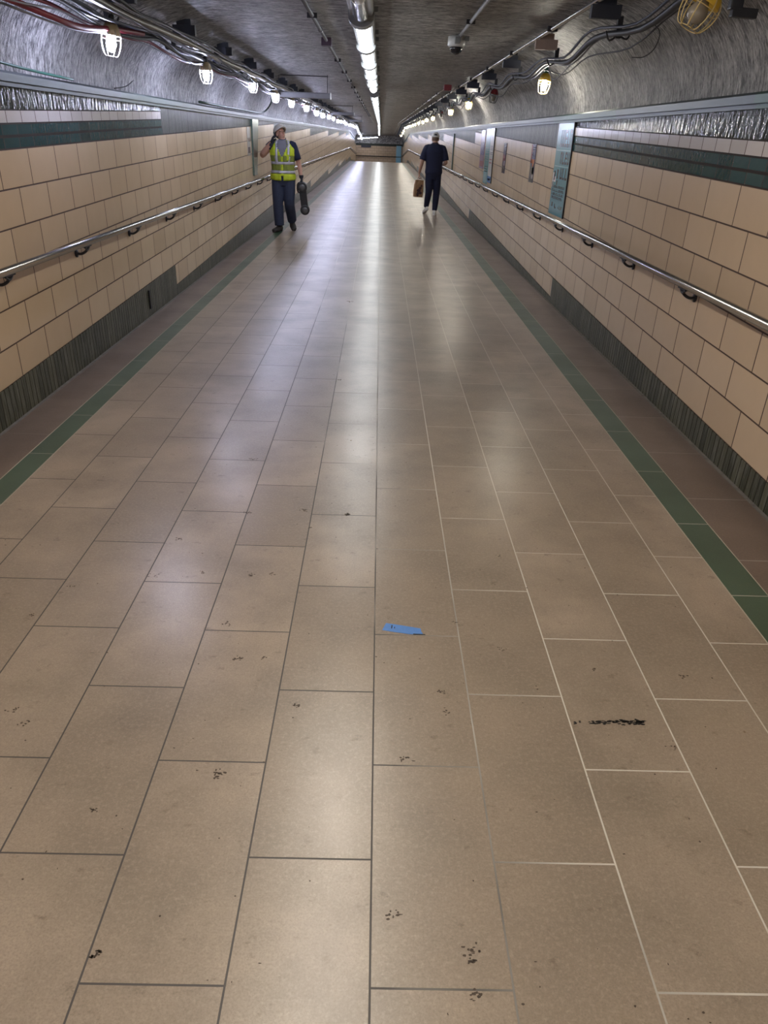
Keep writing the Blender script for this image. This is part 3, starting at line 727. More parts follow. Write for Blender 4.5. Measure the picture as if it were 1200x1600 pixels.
bl += [(0.15, 0.24, 0.09, 0.135, NAVY), (0.36, 0.40, 0.08, 0.125, NAVY), (0.40, 0.46, 0.075, 0.095, NAVY), (0.58, 0.60, 0.085, 0.095, NAVY), (0.66, 0.69, 0.08, 0.12, NAVY), (0.72, 0.75, 0.075, 0.11, NAVY), (0.78, 0.86, 0.08, 0.115, NAVY)]
poster('right', 8.27, 9.0, 0.88, 1.795, CY, bl, 'poster', 'large pale turquoise poster with dark lettering, nearest on the right wall', frame=True)
OR = (0.55, 0.16, 0.06); DB = (0.03, 0.04, 0.10)
poster('right', 10.17, 10.45, 1.13, 1.575, (0.10, 0.10, 0.16), [(0.02, 0.3, 0.5, 0.98, (0.32, 0.10, 0.12)), (0.3, 0.98, 0.6, 0.98, (0.08, 0.10, 0.25)), (0.3, 0.9, 0.9, 0.92, (0.6, 0.5, 0.5)), (0.3, 0.9, 0.84, 0.86, (0.7, 0.7, 0.75)), (0.25, 0.5, 0.75, 0.78, (0.5, 0.5, 0.6)), (0.25, 0.5, 0.67, 0.70, (0.5, 0.5, 0.6)), (0.1, 0.9, 0.5, 0.6, OR), (0.5, 0.8, 0.42, 0.5, OR), (0.05, 0.95, 0.22, 0.42, (0.12, 0.12, 0.11)), (0.6, 0.95, 0.1, 0.4, (0.45, 0.40, 0.38)), (0.05, 0.9, 0.02, 0.1, (0.06, 0.08, 0.09))], 'poster', 'small dark poster with orange middle on the right wall')
poster('right', 12.57, 12.85, 1.14, 1.57, DB, [(0.3, 0.8, 0.88, 0.9, (0.5, 0.5, 0.6)), (0.1, 0.9, 0.5, 0.6, (0.35, 0.05, 0.05)), (0.2, 0.7, 0.42, 0.5, (0.30, 0.03, 0.05)), (0.5, 0.95, 0.25, 0.42, (0.40, 0.30, 0.32)), (0.1, 0.9, 0.05, 0.2, (0.01, 0.01, 0.02))], 'poster', 'small navy poster with red middle farther along the right wall')
bl = [(0, 1, 0, 0.12, (0.05, 0.20, 0.50)), (0.2, 0.75, 0.04, 0.08, (0.5, 0.6, 0.75))]
for v in (0.66, 0.63, 0.60, 0.55, 0.52): bl += [(0.15, 0.8, v, v+0.012, (0.25, 0.25, 0.30))]
for v in (0.42, 0.36): bl += [(0.15, 0.75, v, v+0.015, (0.45, 0.15, 0.16))]
poster('right', 13.98, 14.50, 0.92, 1.795, (0.62, 0.62, 0.60), bl, 'poster', 'tall white poster with a blue foot on the right wall', frame=True)
bl = []
for v in (0.64, 0.6, 0.56, 0.5, 0.46, 0.42): bl += [(0.1, 0.9, v, v+0.012, (0.25, 0.38, 0.40))]
for v in (0.30, 0.26, 0.22): bl += [(0.1, 0.9, v, v+0.02, (0.03, 0.14, 0.15))]
poster('right', 14.52, 15.10, 0.88, 1.795, (0.14, 0.33, 0.34), bl, 'poster', 'tall teal poster just beyond the white one on the right wall')
poster('right', 15.25, 15.85, 1.11, 1.76, (0.34, 0.24, 0.34), [(0.1, 0.9, 0.35, 0.7, (0.08, 0.08, 0.25)), (0.1, 0.9, 0.05, 0.2, (0.35, 0.15, 0.18))], 'poster', 'purple and blue poster beyond the teal one on the right wall')
poster('left', 13.10, 13.38, 1.24, 1.655, (0.42, 0.40, 0.36), [(0.1, 0.9, 0.1, 0.3, (0.12, 0.12, 0.15)), (0.1, 0.9, 0.5, 0.62, (0.15, 0.12, 0.12))], 'poster', 'narrow glossy poster beside the green metal strip on the left wall')
bm = bmesh.new(); pr = [(13.53, 1.775), (14.18, 1.775), (13.86, 0.93), (13.53, 0.93)]
for x0, rev in ((XL+0.001, 0), (XL+0.03, 1)):
    quad(bm, [(x0, y, z) for y, z in pr])
for i in range(4):
    (ya, za), (yb, zb) = pr[i], pr[(i+1) % 4]; quad(bm, [(XL+0.001, ya, za), (XL+0.03, ya, za), (XL+0.03, yb, zb), (XL+0.001, yb, zb)])
setp(link('plaque', bm, plain('green_grey_metal', (0.16, 0.24, 0.22), 0.18, 0.7, 0.1, 5)), 'tapering green-grey metal panel on the left wall behind the worker', 'panel')
for y, nm in ((21.75, 'nearer'), (30.5, 'farther')):
    bm = bmesh.new(); box(bm, (XR-0.014, y, 1.28), (0.028, 0.16, 0.88), bev=0.004)
    setp(link('metal_strip', bm, LEDGE_G), '%s narrow green vertical strip on the right wall near the walking man' % nm, 'strip')
# pale blue panel at far end
b = bmesh.new(); box(b, (1.60, YE-0.06, 0.98+ze), (0.46, 0.1, 1.4), bev=0.01)
setp(link('advertising_panel', b, plain('sky_blue_panel', (0.25, 0.55, 0.75), 0.3)), 'tall pale blue panel at the right of the far end wall', 'panel')
b = bmesh.new(); box(b, (-1.35, YE-0.05, 1.55+ze), (0.9, 0.08, 0.16), bev=0.01)
setp(link('direction_sign', b, BLK), 'black sign on the far end wall at left', 'sign')
# drain slot in the left skirting
b = bmesh.new(); box(b, (XL+0.012, 7.02, 0.15), (0.012, 0.035, 0.17), bev=0.002)
setp(link('vent_slot', b, BLK), 'small black slot in the left green skirting', 'vent')
# ------------------------------------------------------------------ tape, scuff, grime on the floor
bm = bmesh.new()
def slab(bm, pts, z0, z1, mi=0):
    bot = [bm.verts.new((x, y, z0)) for x, y in pts]; top = [bm.verts.new((x, y, z1)) for x, y in pts]
    bm.faces.new(bot).material_index = mi; bm.faces.new(top).material_index = mi
    for i in range(len(pts)): bm.faces.new((bot[i], bot[(i+1) % len(pts)], top[(i+1) % len(pts)], top[i])).material_index = mi
TP = [(0.042, 2.184), (0.10, 2.172), (0.168, 2.156), (0.170, 2.138), (0.176, 2.122), (0.128, 2.121), (0.07, 2.132), (0.028, 2.142)]
slab(bm, TP, 0.0002, 0.0014)
slab(bm, [(0.062, 2.172), (0.066, 2.172), (0.064, 2.152), (0.060, 2.152)], 0.0014, 0.0017, 1)
slab(bm, [(0.072, 2.162), (0.075, 2.162), (0.074, 2.152), (0.071, 2.152)], 0.0014, 0.0017, 1)
slab(bm, [(0.14, 2.124), (0.182, 2.122), (0.184, 2.119), (0.14, 2.119)], 0.0002, 0.0018, 1)
setp(link('tape_strip', bm, [plain('blue_tape', (0.09, 0.24, 0.60), 0.5, 0, 0.15, 60), plain('black_ink', (0.01, 0.01, 0.012), 0.6)]), 'torn strip of blue tape stuck to the floor near the middle', 'tape')
def blob(bm, x, y, rx, ry, rr, z=0.0008, mi=0):
    n = 9; a0 = rr.random()*6
    pts = [(x+rx*math.cos(2*PI*k/n+a0)*(0.5+0.7*rr.random()), y+ry*math.sin(2*PI*k/n+a0)*(0.5+0.7*rr.random())) for k in range(n)]
    slab(bm, pts, 0.0001, z, mi)
rr = random.Random(11)
bm = bmesh.new()
for i in range(75):
    u = rr.random()**0.8; blob(bm, 0.665+0.185*u, 1.700+0.006*(u-0.5)+rr.gauss(0, 0.004), 0.004+0.006*rr.random(), 0.0015+0.0022*rr.random(), rr)
for i in range(16): blob(bm, 0.79+0.05*rr.random(), 1.690+0.006*rr.random(), 0.005, 0.002, rr)
for i in range(5): blob(bm, 0.623+0.02*rr.random(), 1.70+rr.gauss(0, 0.005), 0.004, 0.003, rr)
setp(link('scuff_mark', bm, plain('rubber_black', (0.012, 0.011, 0.010), 0.6)), 'black rubbed scuff mark on the floor at right', 'scuff mark')
spots = [(-0.43, 1.46, .9, 1), (-0.46, 1.96, .7, 1), (-0.38, 1.97, .6, .6), (-0.5, 2.49, .8, .8), (-0.42, 2.5, .7, .6), (-0.54, 2.16, .8, .6), (-0.86, 2.76, .9, .5), (-1.18, 2.37, 1, .4), (-0.14, 3.04, .9, 1.2), (-0.34, 3.07, 1, .8), (-0.61, 3.03, .8, 1), (0.09, 1.53, 1, .6), (0.22, 1.82, .8, .6), (0.23, 1.73, .7, .6), (0.23, 0.98, 1, .7), (0.22, 0.955, 1, .7), (0.22, 0.88, .8, .7), (0.05, 1.06, 1, .6), (-0.24, 1.74, .6, .8), (-0.73, 1.33, .4, .8), (-0.59, 0.96, .3, 1), (-0.6, 0.95, .3, 1), (-1.1, 1.69, 1, .5), (-1.04, 1.64, 1, .5), (1.05, 1.93, 1, .4), (0.53, 2.69, 1, .3), (-0.68, 3.66, 1, .6), (-0.28, 5.16, .9, 1), (-1.25, 2.18, 1, .4), (-0.89, 2.46, 1, .4), (-0.7, 2.5, .8, .4), (0.9, 1.6, .8, .4), (0.3, 2.2, .6, .4), (0.75, 1.95, .7, .4), (-0.3, 2.9, .6, .5), (0.45, 2.05, .7, .4)]
bm = bmesh.new()
for x, y, s, k in spots:
    for i in range(int(5+9*k)):
        blob(bm, x+rr.gauss(0, 0.010*s), y+rr.gauss(0, 0.008*s), 0.002+0.006*rr.random()*s*k, 0.0012+0.004*rr.random()*s*k, rr, 0.0007)
for i in range(260):
    y = 0.8+3.8*rr.random()**1.3; blob(bm, -1.6+3.0*rr.random(), y, 0.001+0.0028*rr.random(), 0.001+0.002*rr.random(), rr, 0.0006)
setp(link('floor_grime', bm, plain('brown_grime', (0.075, 0.052, 0.036), 0.6, 0, 0.3, 80)), 'dark specks and smudges of dirt scattered over the stone tiles', 'dirt', kind='stuff')
# ------------------------------------------------------------------ people
SKIN = plain('skin', (0.50, 0.27, 0.19), 0.45, 0, 0.08, 25)
SKIN2 = plain('skin_fair', (0.52, 0.32, 0.24), 0.45, 0, 0.08, 25)
NAVYT = plain('navy_cotton', (0.012, 0.016, 0.05), 0.85, 0, 0.2, 40, 0.002)
NAVYP = plain('navy_trouser', (0.010, 0.014, 0.045), 0.85, 0, 0.2, 40, 0.002)
SLATE = plain('slate_trouser', (0.035, 0.045, 0.085), 0.85, 0, 0.25, 25, 0.003)
GREYT = plain('grey_cotton', (0.20, 0.20, 0.24), 0.85)
HIVIS = plain('hi_vis_yellow', (0.55, 0.66, 0.03), 0.7, 0, 0.3, 22, 0.004)
MESHY = plain('hi_vis_mesh', (0.22, 0.26, 0.045), 0.8, 0, 0.35, 45, 0.003)
REFL = plain('reflective_tape', (0.52, 0.50, 0.56), 0.35, 0.2, 0.1, 40)
GLOVE = plain('black_glove', (0.012, 0.014, 0.025), 0.6)
BOOT = plain('brown_boot', (0.03, 0.024, 0.022), 0.55)
SNEAK = plain('white_shoe', (0.85, 0.84, 0.82), 0.5)
HELM = plain('pale_helmet', (0.66, 0.62, 0.56), 0.3)
HAIR = plain('grey_hair', (0.10, 0.09, 0.08), 0.8, 0, 0.3, 200)
EYE = plain('dark_eye', (0.02, 0.015, 0.015), 0.2)
LIP = plain('lip', (0.35, 0.12, 0.10), 0.4)
def hand(bm, wrist, d, pn, curl, thumb_side, s=1.0, grow=0.0, curls=None):
    """wrist point, direction d along the hand, palm normal pn, curl per joint (rad) towards pn"""
    d = V(d).normalized(); pn = (V(pn)-d*V(pn).dot(d)).normalized(); side = d.cross(pn).normalized()*thumb_side
    W = V(wrist)
    tube(bm, [W-d*0.03, W, W+d*0.03*s, W+d*0.065*s, W+d*0.09*s], [(0.026+grow, 0.020+grow), (0.027+grow, 0.018+grow), (0.036+grow, 0.016+grow), (0.041+grow, 0.014+grow), (0.036+grow, 0.011+grow)], 12, side=side)
    lens = [0.072, 0.080, 0.075, 0.060]
    for i in range(4):
        base = W + d*(0.085+(0.004 if i in (1, 2) else 0))*s + side*(0.030-0.020*i)*s
        c = curls[i] if curls else curl
        p = base.copy(); dd = d.copy(); pts = [p-d*0.02]; pts.append(p.copy())
        for j, fr in enumerate((0.45, 0.30, 0.25)):
            dd = (Matrix.Rotation(c*(0.7, 1.1, 0.8)[j], 3, d.cross(pn).normalized()) @ dd)
            p = p + dd*lens[i]*fr*s; pts.append(p.copy())
        r = 0.0092+grow
        tube(bm, pts, [r, r, r*0.95, r*0.88, r*0.72], 8, 2, side=side)
    b0 = W + d*0.022*s + side*0.026*s
    t1 = (d*0.5+side*0.75+pn*0.35).normalized(); t2 = (d*0.8+side*0.15+pn*0.6).normalized()
    tube(bm, [b0-side*0.015, b0, b0+t1*0.038*s, b0+t1*0.038*s+t2*0.030*s, b0+t1*0.038*s+t2*0.052*s], [0.012+grow, 0.0125+grow, 0.011+grow, 0.010+grow, 0.008+grow], 8, 2)
def head_parts(bm, M):
    def E(c, r): ellipsoid(bm, M @ V(c), r, 18, M.to_3x3())
    E((0, -0.008, 0.135), (0.074, 0.094, 0.098)); E((0, 0.022, 0.075), (0.056, 0.066, 0.072)); E((0, 0.052, 0.038), (0.030, 0.032, 0.026))
    tube(bm, [M @ V(p) for p in ((0, 0.088, 0.118), (0, 0.102, 0.095), (0, 0.109, 0.080), (0, 0.096, 0.070))], [0.008, 0.010, 0.013, 0.009], 8, 2)
    E((0.030, 0.070, 0.088), (0.022, 0.022, 0.020)); E((-0.030, 0.070, 0.088), (0.022, 0.022, 0.020)); E((0, 0.074, 0.128), (0.050, 0.018, 0.012))
    E((0, 0.082, 0.052), (0.022, 0.012, 0.010))
    for s in (-1, 1): E((0.076*s, -0.005, 0.100), (0.010, 0.020, 0.032))
def torso_rings(extra=0.0, lean=0.0, zs=None, tw=1.0, ty=1.0):
    prof = [(0.84, 0.165, 0.120), (0.92, 0.172, 0.125), (1.02, 0.160, 0.118), (1.12, 0.165, 0.120), (1.24, 0.182, 0.124), (1.34, 0.190, 0.118), (1.41, 0.178, 0.100), (1.455, 0.130, 0.078), (1.49, 0.068, 0.060), (1.52, 0.056, 0.056)]
    return [((0, -0.01*(z > 1.3), z), (rx*(tw if z < 1.38 else 1)+extra, ry*(tw if z < 1.38 else 1)+extra)) for z, rx, ry in prof]
def legs(bm, hips, knees, ankles, r, hem=0.0):
    for h, k, a in zip(hips, knees, ankles):
        m = V(h).lerp(V(k), 0.5); m2 = V(k).lerp(V(a), 0.5)
        tube(bm, [V(h)+V((0, 0, 0.04)), V(h), m, k, m2, a], [r[0], r[0], r[1], r[2], r[3], r[4]], 16, 3, side=(1, 0, 0))
def boot(bm, a, d, lift=0.0, s=1.0, sole=True, g=1.0):
    """a: ankle point, d: toe direction (with pitch in z)"""
    a = V(a); d = V(d).normalized(); sd = d.cross(V((0, 0, 1))).normalized(); u = sd.cross(d).normalized()
    o = a - u*0.07
    tube(bm, [o-d*0.075+u*0.03, o-d*0.055+u*0.025, o+u*0.03, o+d*0.06+u*0.018, o+d*0.12+u*0.008, o+d*0.175*s+u*0.004, o+d*0.20*s], [(0.02, 0.025), (0.036, 0.048), (0.040, 0.050), (0.045, 0.040), (0.050, 0.032), (0.042, 0.026), (0.018, 0.014)] if g == 1 else [(x*g, y*1.1) for x, y in ((0.02, 0.025), (0.036, 0.048), (0.040, 0.050), (0.045, 0.040), (0.050, 0.036), (0.044, 0.030), (0.018, 0.014))], 14, 2, side=sd)
    tube(bm, [o+u*0.02, a+u*0.0, a+u*0.07], [(0.040, 0.05), (0.044, 0.05), (0.046, 0.05)], 12, side=sd)
    if sole: tube(bm, [o-d*0.082-u*0.018, o-d*0.05-u*0.02, o+d*0.03-u*0.018, o+d*0.12-u*0.022, o+d*0.19*s-u*0.02, o+d*0.212*s-u*0.018], [(0.022, 0.009), (0.040, 0.010), (0.036, 0.010), (0.050, 0.010), (0.040, 0.010), (0.015, 0.008)], 12, 2, side=sd)

def worker():
    # local frame: +Y forward, +X his right... (rotated half a turn: he faces the camera)
    T = empty('person', (-1.735, 14.12, 0.0), PI)
    HM = Matrix.Translation((0.0, 0.0, 1.475)) @ Matrix.Rotation(0.55, 4, 'Z') @ Matrix.Rotation(0.48, 4, 'X') @ Matrix.Rotation(0.12, 4, 'Y')
    # his right is +X here after facing +Y -> image left
    shR, elR, wrR = V((0.185, 0, 1.40)), V((0.352, 0.01, 1.24)), V((0.185, 0.055, 1.43))
    shL, elL, wrL = V((-0.185, -0.01, 1.40)), V((-0.275, -0.02, 1.12)), V((-0.325, 0.07, 0.885))
    hips = [(0.10, 0, 0.88), (-0.10, 0, 0.88)]
    knees = [(0.10, 0.07, 0.49), (-0.10, 0.05, 0.47)]
    ank = [(0.085, 0.08, 0.10), (-0.11, -0.22, 0.17)]
    b = bmesh.new()
    R = torso_rings(-0.012); tube(b, [p for p, r in R], [r for p, r in R], 20, 2, side=(1, 0, 0))
    tube(b, [(0, -0.012, 1.44), (0, -0.006, 1.49), HM @ V((0, 0.0, 0.05)), HM @ V((0, -0.005, 0.09))], [0.062, 0.056, 0.056, 0.055], 14, 2)
    head_parts(b, HM)
    tube(b, [V((0.12, 0, 1.41)), shR, shR.lerp(elR, .5), elR, elR.lerp(wrR, .45), wrR], [0.05, 0.058, 0.056, 0.056, 0.052, 0.034], 14, 3)
    tube(b, [V((-0.12, 0, 1.41)), shL, shL.lerp(elL, .5), elL, elL.lerp(wrL, .4), wrL], [0.05, 0.052, 0.048, 0.040, 0.040, 0.027], 14, 3)
    hdR = (HM @ V((0.078, -0.0, 0.145)) - wrR)
    hand(b, wrR, (-0.35, 0.10, 1.0), (-1, 0.1, -0.2), 0.75, 1, 1.0)
    hand(b, wrL, (-0.08, 0.05, -1.0), (1, 0.1, 0), 1.15, 1, 0.95)
    legs(b, hips, knees, ank, [0.075, 0.07, 0.052, 0.05, 0.038])
    remeshed('body', b, SKIN, T, 0.0065, 3)
    for s in (-1, 1):
        b = bmesh.new(); ellipsoid(b, HM @ V((0.031*s, 0.080, 0.112)), (0.012, 0.007, 0.006), 10, HM.to_3x3()); link('eye', b, EYE, T)
    b = bmesh.new(); ellipsoid(b, HM @ V((0, 0.091, 0.052)), (0.020, 0.007, 0.006), 10, HM.to_3x3()); link('mouth', b, LIP, T)
    b = bmesh.new(); ellipsoid(b, HM @ V((0, -0.022, 0.125)), (0.079, 0.088, 0.085), 18, HM.to_3x3()); link('hair', b, HAIR, T, True)
    # hard hat
    b = bmesh.new(); H3 = HM @ Matrix.Translation((0, -0.006, 0.142)) @ Matrix.Rotation(0.10, 4, 'X')
    prof = [(0.112, 0.0), (0.110, 0.03), (0.100, 0.065), (0.080, 0.092), (0.050, 0.108), (0.0, 0.114)]
    rings = []
    for r, h in prof:
        rings.append([b.verts.new(H3 @ V((r*0.90*math.cos(2*PI*k/28), r*1.12*math.sin(2*PI*k/28), h))) for k in range(28)])
    for i in range(len(rings)-1):
        for k in range(28): b.faces.new((rings[i][k], rings[i][(k+1) % 28], rings[i+1][(k+1) % 28], rings[i+1][k])).smooth = True
    link('hard_hat', b, HELM, T, True)
    b = bmesh.new(); ins = []; outs = []
    for k in range(28):
        a = 2*PI*k/28; fr = max(0, math.sin(a))**2
        ins.append((0.108*0.90*math.cos(a), 0.108*1.12*math.sin(a), 0.002)); outs.append(((0.120+0.004*fr)*0.90*math.cos(a), (0.120+0.050*fr)*1.12*math.sin(a), -0.004-0.012*fr))
    A = [b.verts.new(H3 @ V(p)) for p in ins]; B = [b.verts.new(H3 @ V(p)) for p in outs]; C = [b.verts.new(H3 @ (V(p)-V((0, 0, 0.004)))) for p in outs]; D = [b.verts.new(H3 @ (V(p)-V((0, 0, 0.004)))) for p in ins]
    for k in range(28):
        j = (k+1) % 28
        for q, w_ in ((A, B), (B, C), (C, D), (D, A)): b.faces.new((q[k], q[j], w_[j], w_[k]))
    link('hard_hat_brim', b, HELM, T, True)
    # t-shirt with dark sleeves
    b = bmesh.new(); R = torso_rings(0.002, tw=1.1)[:-1]; tube(b, [p for p, r in R], [r for p, r in R], 24, 2, side=(1, 0, 0))
    o = remeshed('t_shirt', b, GREYT, T, 0.010, 2); o['label'] = 'grey shirt front under the vest'
    b = bmesh.new()
    tube(b, [V((0.125, 0, 1.405)), V((0.175, 0, 1.402)), shR.lerp(elR, .15), shR.lerp(elR, .34)], [0.062, 0.072, 0.074, 0.074], 16, 2)
    link('sleeve', b, NAVYT, T)
    b = bmesh.new()
    tube(b, [V((-0.125, 0, 1.405)), V((-0.175, -0.005, 1.402)), shL.lerp(elL, .35), shL.lerp(elL, .80)], [0.062, 0.070, 0.066, 0.066], 16, 2)
    link('sleeve', b, NAVYT, T)
    b = bmesh.new(); tube(b, [(0.058*math.cos(2*PI*k/24), -0.008+0.060*math.sin(2*PI*k/24), 1.50-0.018*math.sin(2*PI*k/24)) for k in range(24)], 0.007, 6, closed=True); link('collar', b, NAVYT, T)
    # vest
    TR = [((p, r)) for p, r in torso_rings(0.016, tw=1.12)]
    zsN = 44; NA = 72
    def at(z):
        for (p, r), (p2, r2_) in zip(TR[:-1], TR[1:]):
            if p[2] <= z <= p2[2]:
                f = (z-p[2])/(p2[2]-p[2]); return (p[1]*(1-f)+p2[1]*f, r[0]*(1-f)+r2_[0]*f, r[1]*(1-f)+r2_[1]*f)
        return (0, TR[0][1][0], TR[0][1][1]) if z < 1 else (0, 0.075, 0.075)
    z0v, z1v = 0.865, 1.475
    grid = []
    for i in range(zsN+1):
        z = z0v+(z1v-z0v)*i/zsN; yo, rx, ry = at(z); row = []
        if z < 1.05: rx += (1.05-z)*0.06; ry += (1.05-z)*0.08
        for k in range(NA):
            a = 2*PI*k/NA; fold = 0.004*math.sin(9*a+z*14)+0.003*math.sin(17*a-z*9)
            zz = z - (0.02*max(0, math.sin(a)) if i == 0 else 0)
            row.append(V(((rx+fold)*math.cos(a), yo+(ry+fold)*math.sin(a), zz)))
        grid.append(row)
    bmV, bmM, bmR = bmesh.new(), bmesh.new(), bmesh.new()
    for i in range(zsN):
        zm = z0v+(z1v-z0v)*(i+.5)/zsN
        for k in range(NA):
            a = 2*PI*(k+.5)/NA; fa = abs(((a-PI/2+PI) % (2*PI))-PI)       # 0 = front centre
            if zm > 1.20 and fa < (zm-1.20)*2.3: continue
            if zm < 0.92 and fa < 0.06: continue
            sidea = abs(abs(math.cos(a))-1) < 0.06
            if zm > 1.30 and abs(math.cos(a)) > 0.93 and zm < 1.42: continue
            xs_ = abs(grid[i][k].x)
            refl = (1.105 < zm < 1.145) or (0.965 < zm < 1.01) or (zm >= 1.145 and 0.088 < xs_ < 0.124)
            meshy = zm < 1.24 and not (zm < 0.955) and fa > 0.12 and not refl
            tgt = bmR if refl else (bmM if meshy else bmV)
            pts = [grid[i][k], grid[i][(k+1) % NA], grid[i+1][(k+1) % NA], grid[i+1][k]]
            if refl:
                c = V((0, 0, zm)); pts = [p+(p-V((0, 0, p.z))).normalized()*0.003 for p in pts]
            tgt.faces.new([tgt.verts.new(p) for p in pts]).smooth = True
    for bb, m, nm, lb in ((bmV, HIVIS, 'vest', None), (bmM, MESHY, 'vest_mesh', 'darker mesh panels of the vest'), (bmR, REFL, 'reflective_tape', 'silver reflective stripes of the vest')):
        bmesh.ops.remove_doubles(bb, verts=bb.verts[:], dist=0.0004)
        o = link(nm, bb, m, T, True)
        md = o.modifiers.new('thick', 'SOLIDIFY'); md.thickness = 0.003; md.offset = 1
        if lb: o['label'] = lb
    b = bmesh.new(); box(b, (-0.085, 0.138, 1.21), (0.075, 0.012, 0.085), bev=0.004); box(b, (-0.085, 0.145, 1.245), (0.08, 0.01, 0.025), bev=0.003, rot=None); link('pocket', b, HIVIS, T)
    b = bmesh.new(); tube(b, [(0, 0.150, 0.90), (0, 0.140, 1.05), (0, 0.144, 1.19)], 0.0035, 6, 2); link('zip', b, BLK, T)
    # trousers
    b = bmesh.new()
    tube(b, [(0, 0, 0.76), (0, 0, 0.84), (0, 0, 0.92), (0, 0, 0.985)], [(0.15, 0.12), (0.206, 0.142), (0.202, 0.142), (0.188, 0.136)], 20, 2, side=(1, 0, 0))
    legs(b, hips, knees, ank, [(0.112, 0.118), (0.106, 0.110), (0.092, 0.094), (0.090, 0.092), (0.084, 0.090)])
    remeshed('trousers', b, SLATE, T, 0.009, 3)
    b = bmesh.new(); boot(b, ank[0], (0.35, 1, 0.0), s=1.15, g=1.25); remeshed('boot', b, BOOT, T, 0.006, 2)
    b = bmesh.new(); boot(b, (ank[1][0], ank[1][1]-0.005, ank[1][2]), (-0.30, 1, -0.42), s=1.15, g=1.2); remeshed('boot', b, BOOT, T, 0.006, 2)
    for wv, dv, pn, cu in ((wrR, (-0.35, 0.10, 1.0), (-1, 0.1, -0.2), 0.75), (wrL, (-0.08, 0.05, -1.0), (1, 0.1, 0), 1.15)):
        b = bmesh.new(); hand(b, wv, dv, pn, cu, 1, 1.0, 0.0055)
        d = V(dv).normalized(); tube(b, [wv-d*0.055, wv-d*0.01], [0.042, 0.038], 14)
        remeshed('glove', b, GLOVE, T, 0.005, 1)
    setp(T, 'worker in pale hard hat and yellow hi-vis vest looking up, hand at ear', 'person')
    # phone-like handset in the raised hand
    b = bmesh.new(); box(b, (0, 0, 0), (0.014, 0.06, 0.10), bev=0.004)
    t = empty('handset', T.matrix_basis @ V((0.132, 0.05, 1.55))); t.rotation_euler = (0.2, 0.2, PI)
    link('handset_body', b, BLK, t)
    b = bmesh.new(); box(b, (0.0, 0.0, -0.052), (0.012, 0.03, 0.014), bev=0.003); link('handset_tip', b, WHITEP, t)
    setp(t, 'small dark handset held to the worker ear', 'handset')
    # tool in the lowered hand: long body with two round drums
    hold = V((-1.735+0.335, 14.12-0.085, 0.80))
    t = empty('power_tool', hold); t.rotation_euler = (0.10, -0.10, 0.0)
    b = bmesh.new()
    for z0 in (-0.05, -0.43):
        lathe(b, [(0.0, -0.045), (0.078, -0.045), (0.084, -0.038), (0.084, 0.038), (0.078, 0.045), (0.0, 0.045)], 24, c=(0, 0, z0), rot=Matrix.Rotation(PI/2, 3, 'X'))
    box(b, (0.0, 0, -0.24), (0.125, 0.07, 0.38), bev=0.02)
    remeshed('tool_body', b, plain('charcoal_tool', (0.03, 0.03, 0.035), 0.45), t, 0.006, 2)
    b = bmesh.new(); tube(b, [(0.0, 0, 0.015), (-0.055, 0, 0.02), (-0.085, 0, -0.03), (-0.085, 0, -0.12), (-0.04, 0, -0.14)], 0.014, 8, 4); link('handle', b, BLK, t)
    for z0 in (-0.05, -0.43):
        b = bmesh.new(); lathe(b, [(0.0, 0.046), (0.052, 0.046), (0.052, 0.050), (0.02, 0.054), (0.0, 0.054)], 20, c=(0, 0, z0), rot=Matrix.Rotation(PI/2, 3, 'X')); link('disc', b, plain('grey_disc', (0.16, 0.16, 0.17), 0.35, 0.4), t)
    setp(t, 'long dark power tool with two round ends hanging from the worker hand', 'tool')
worker()

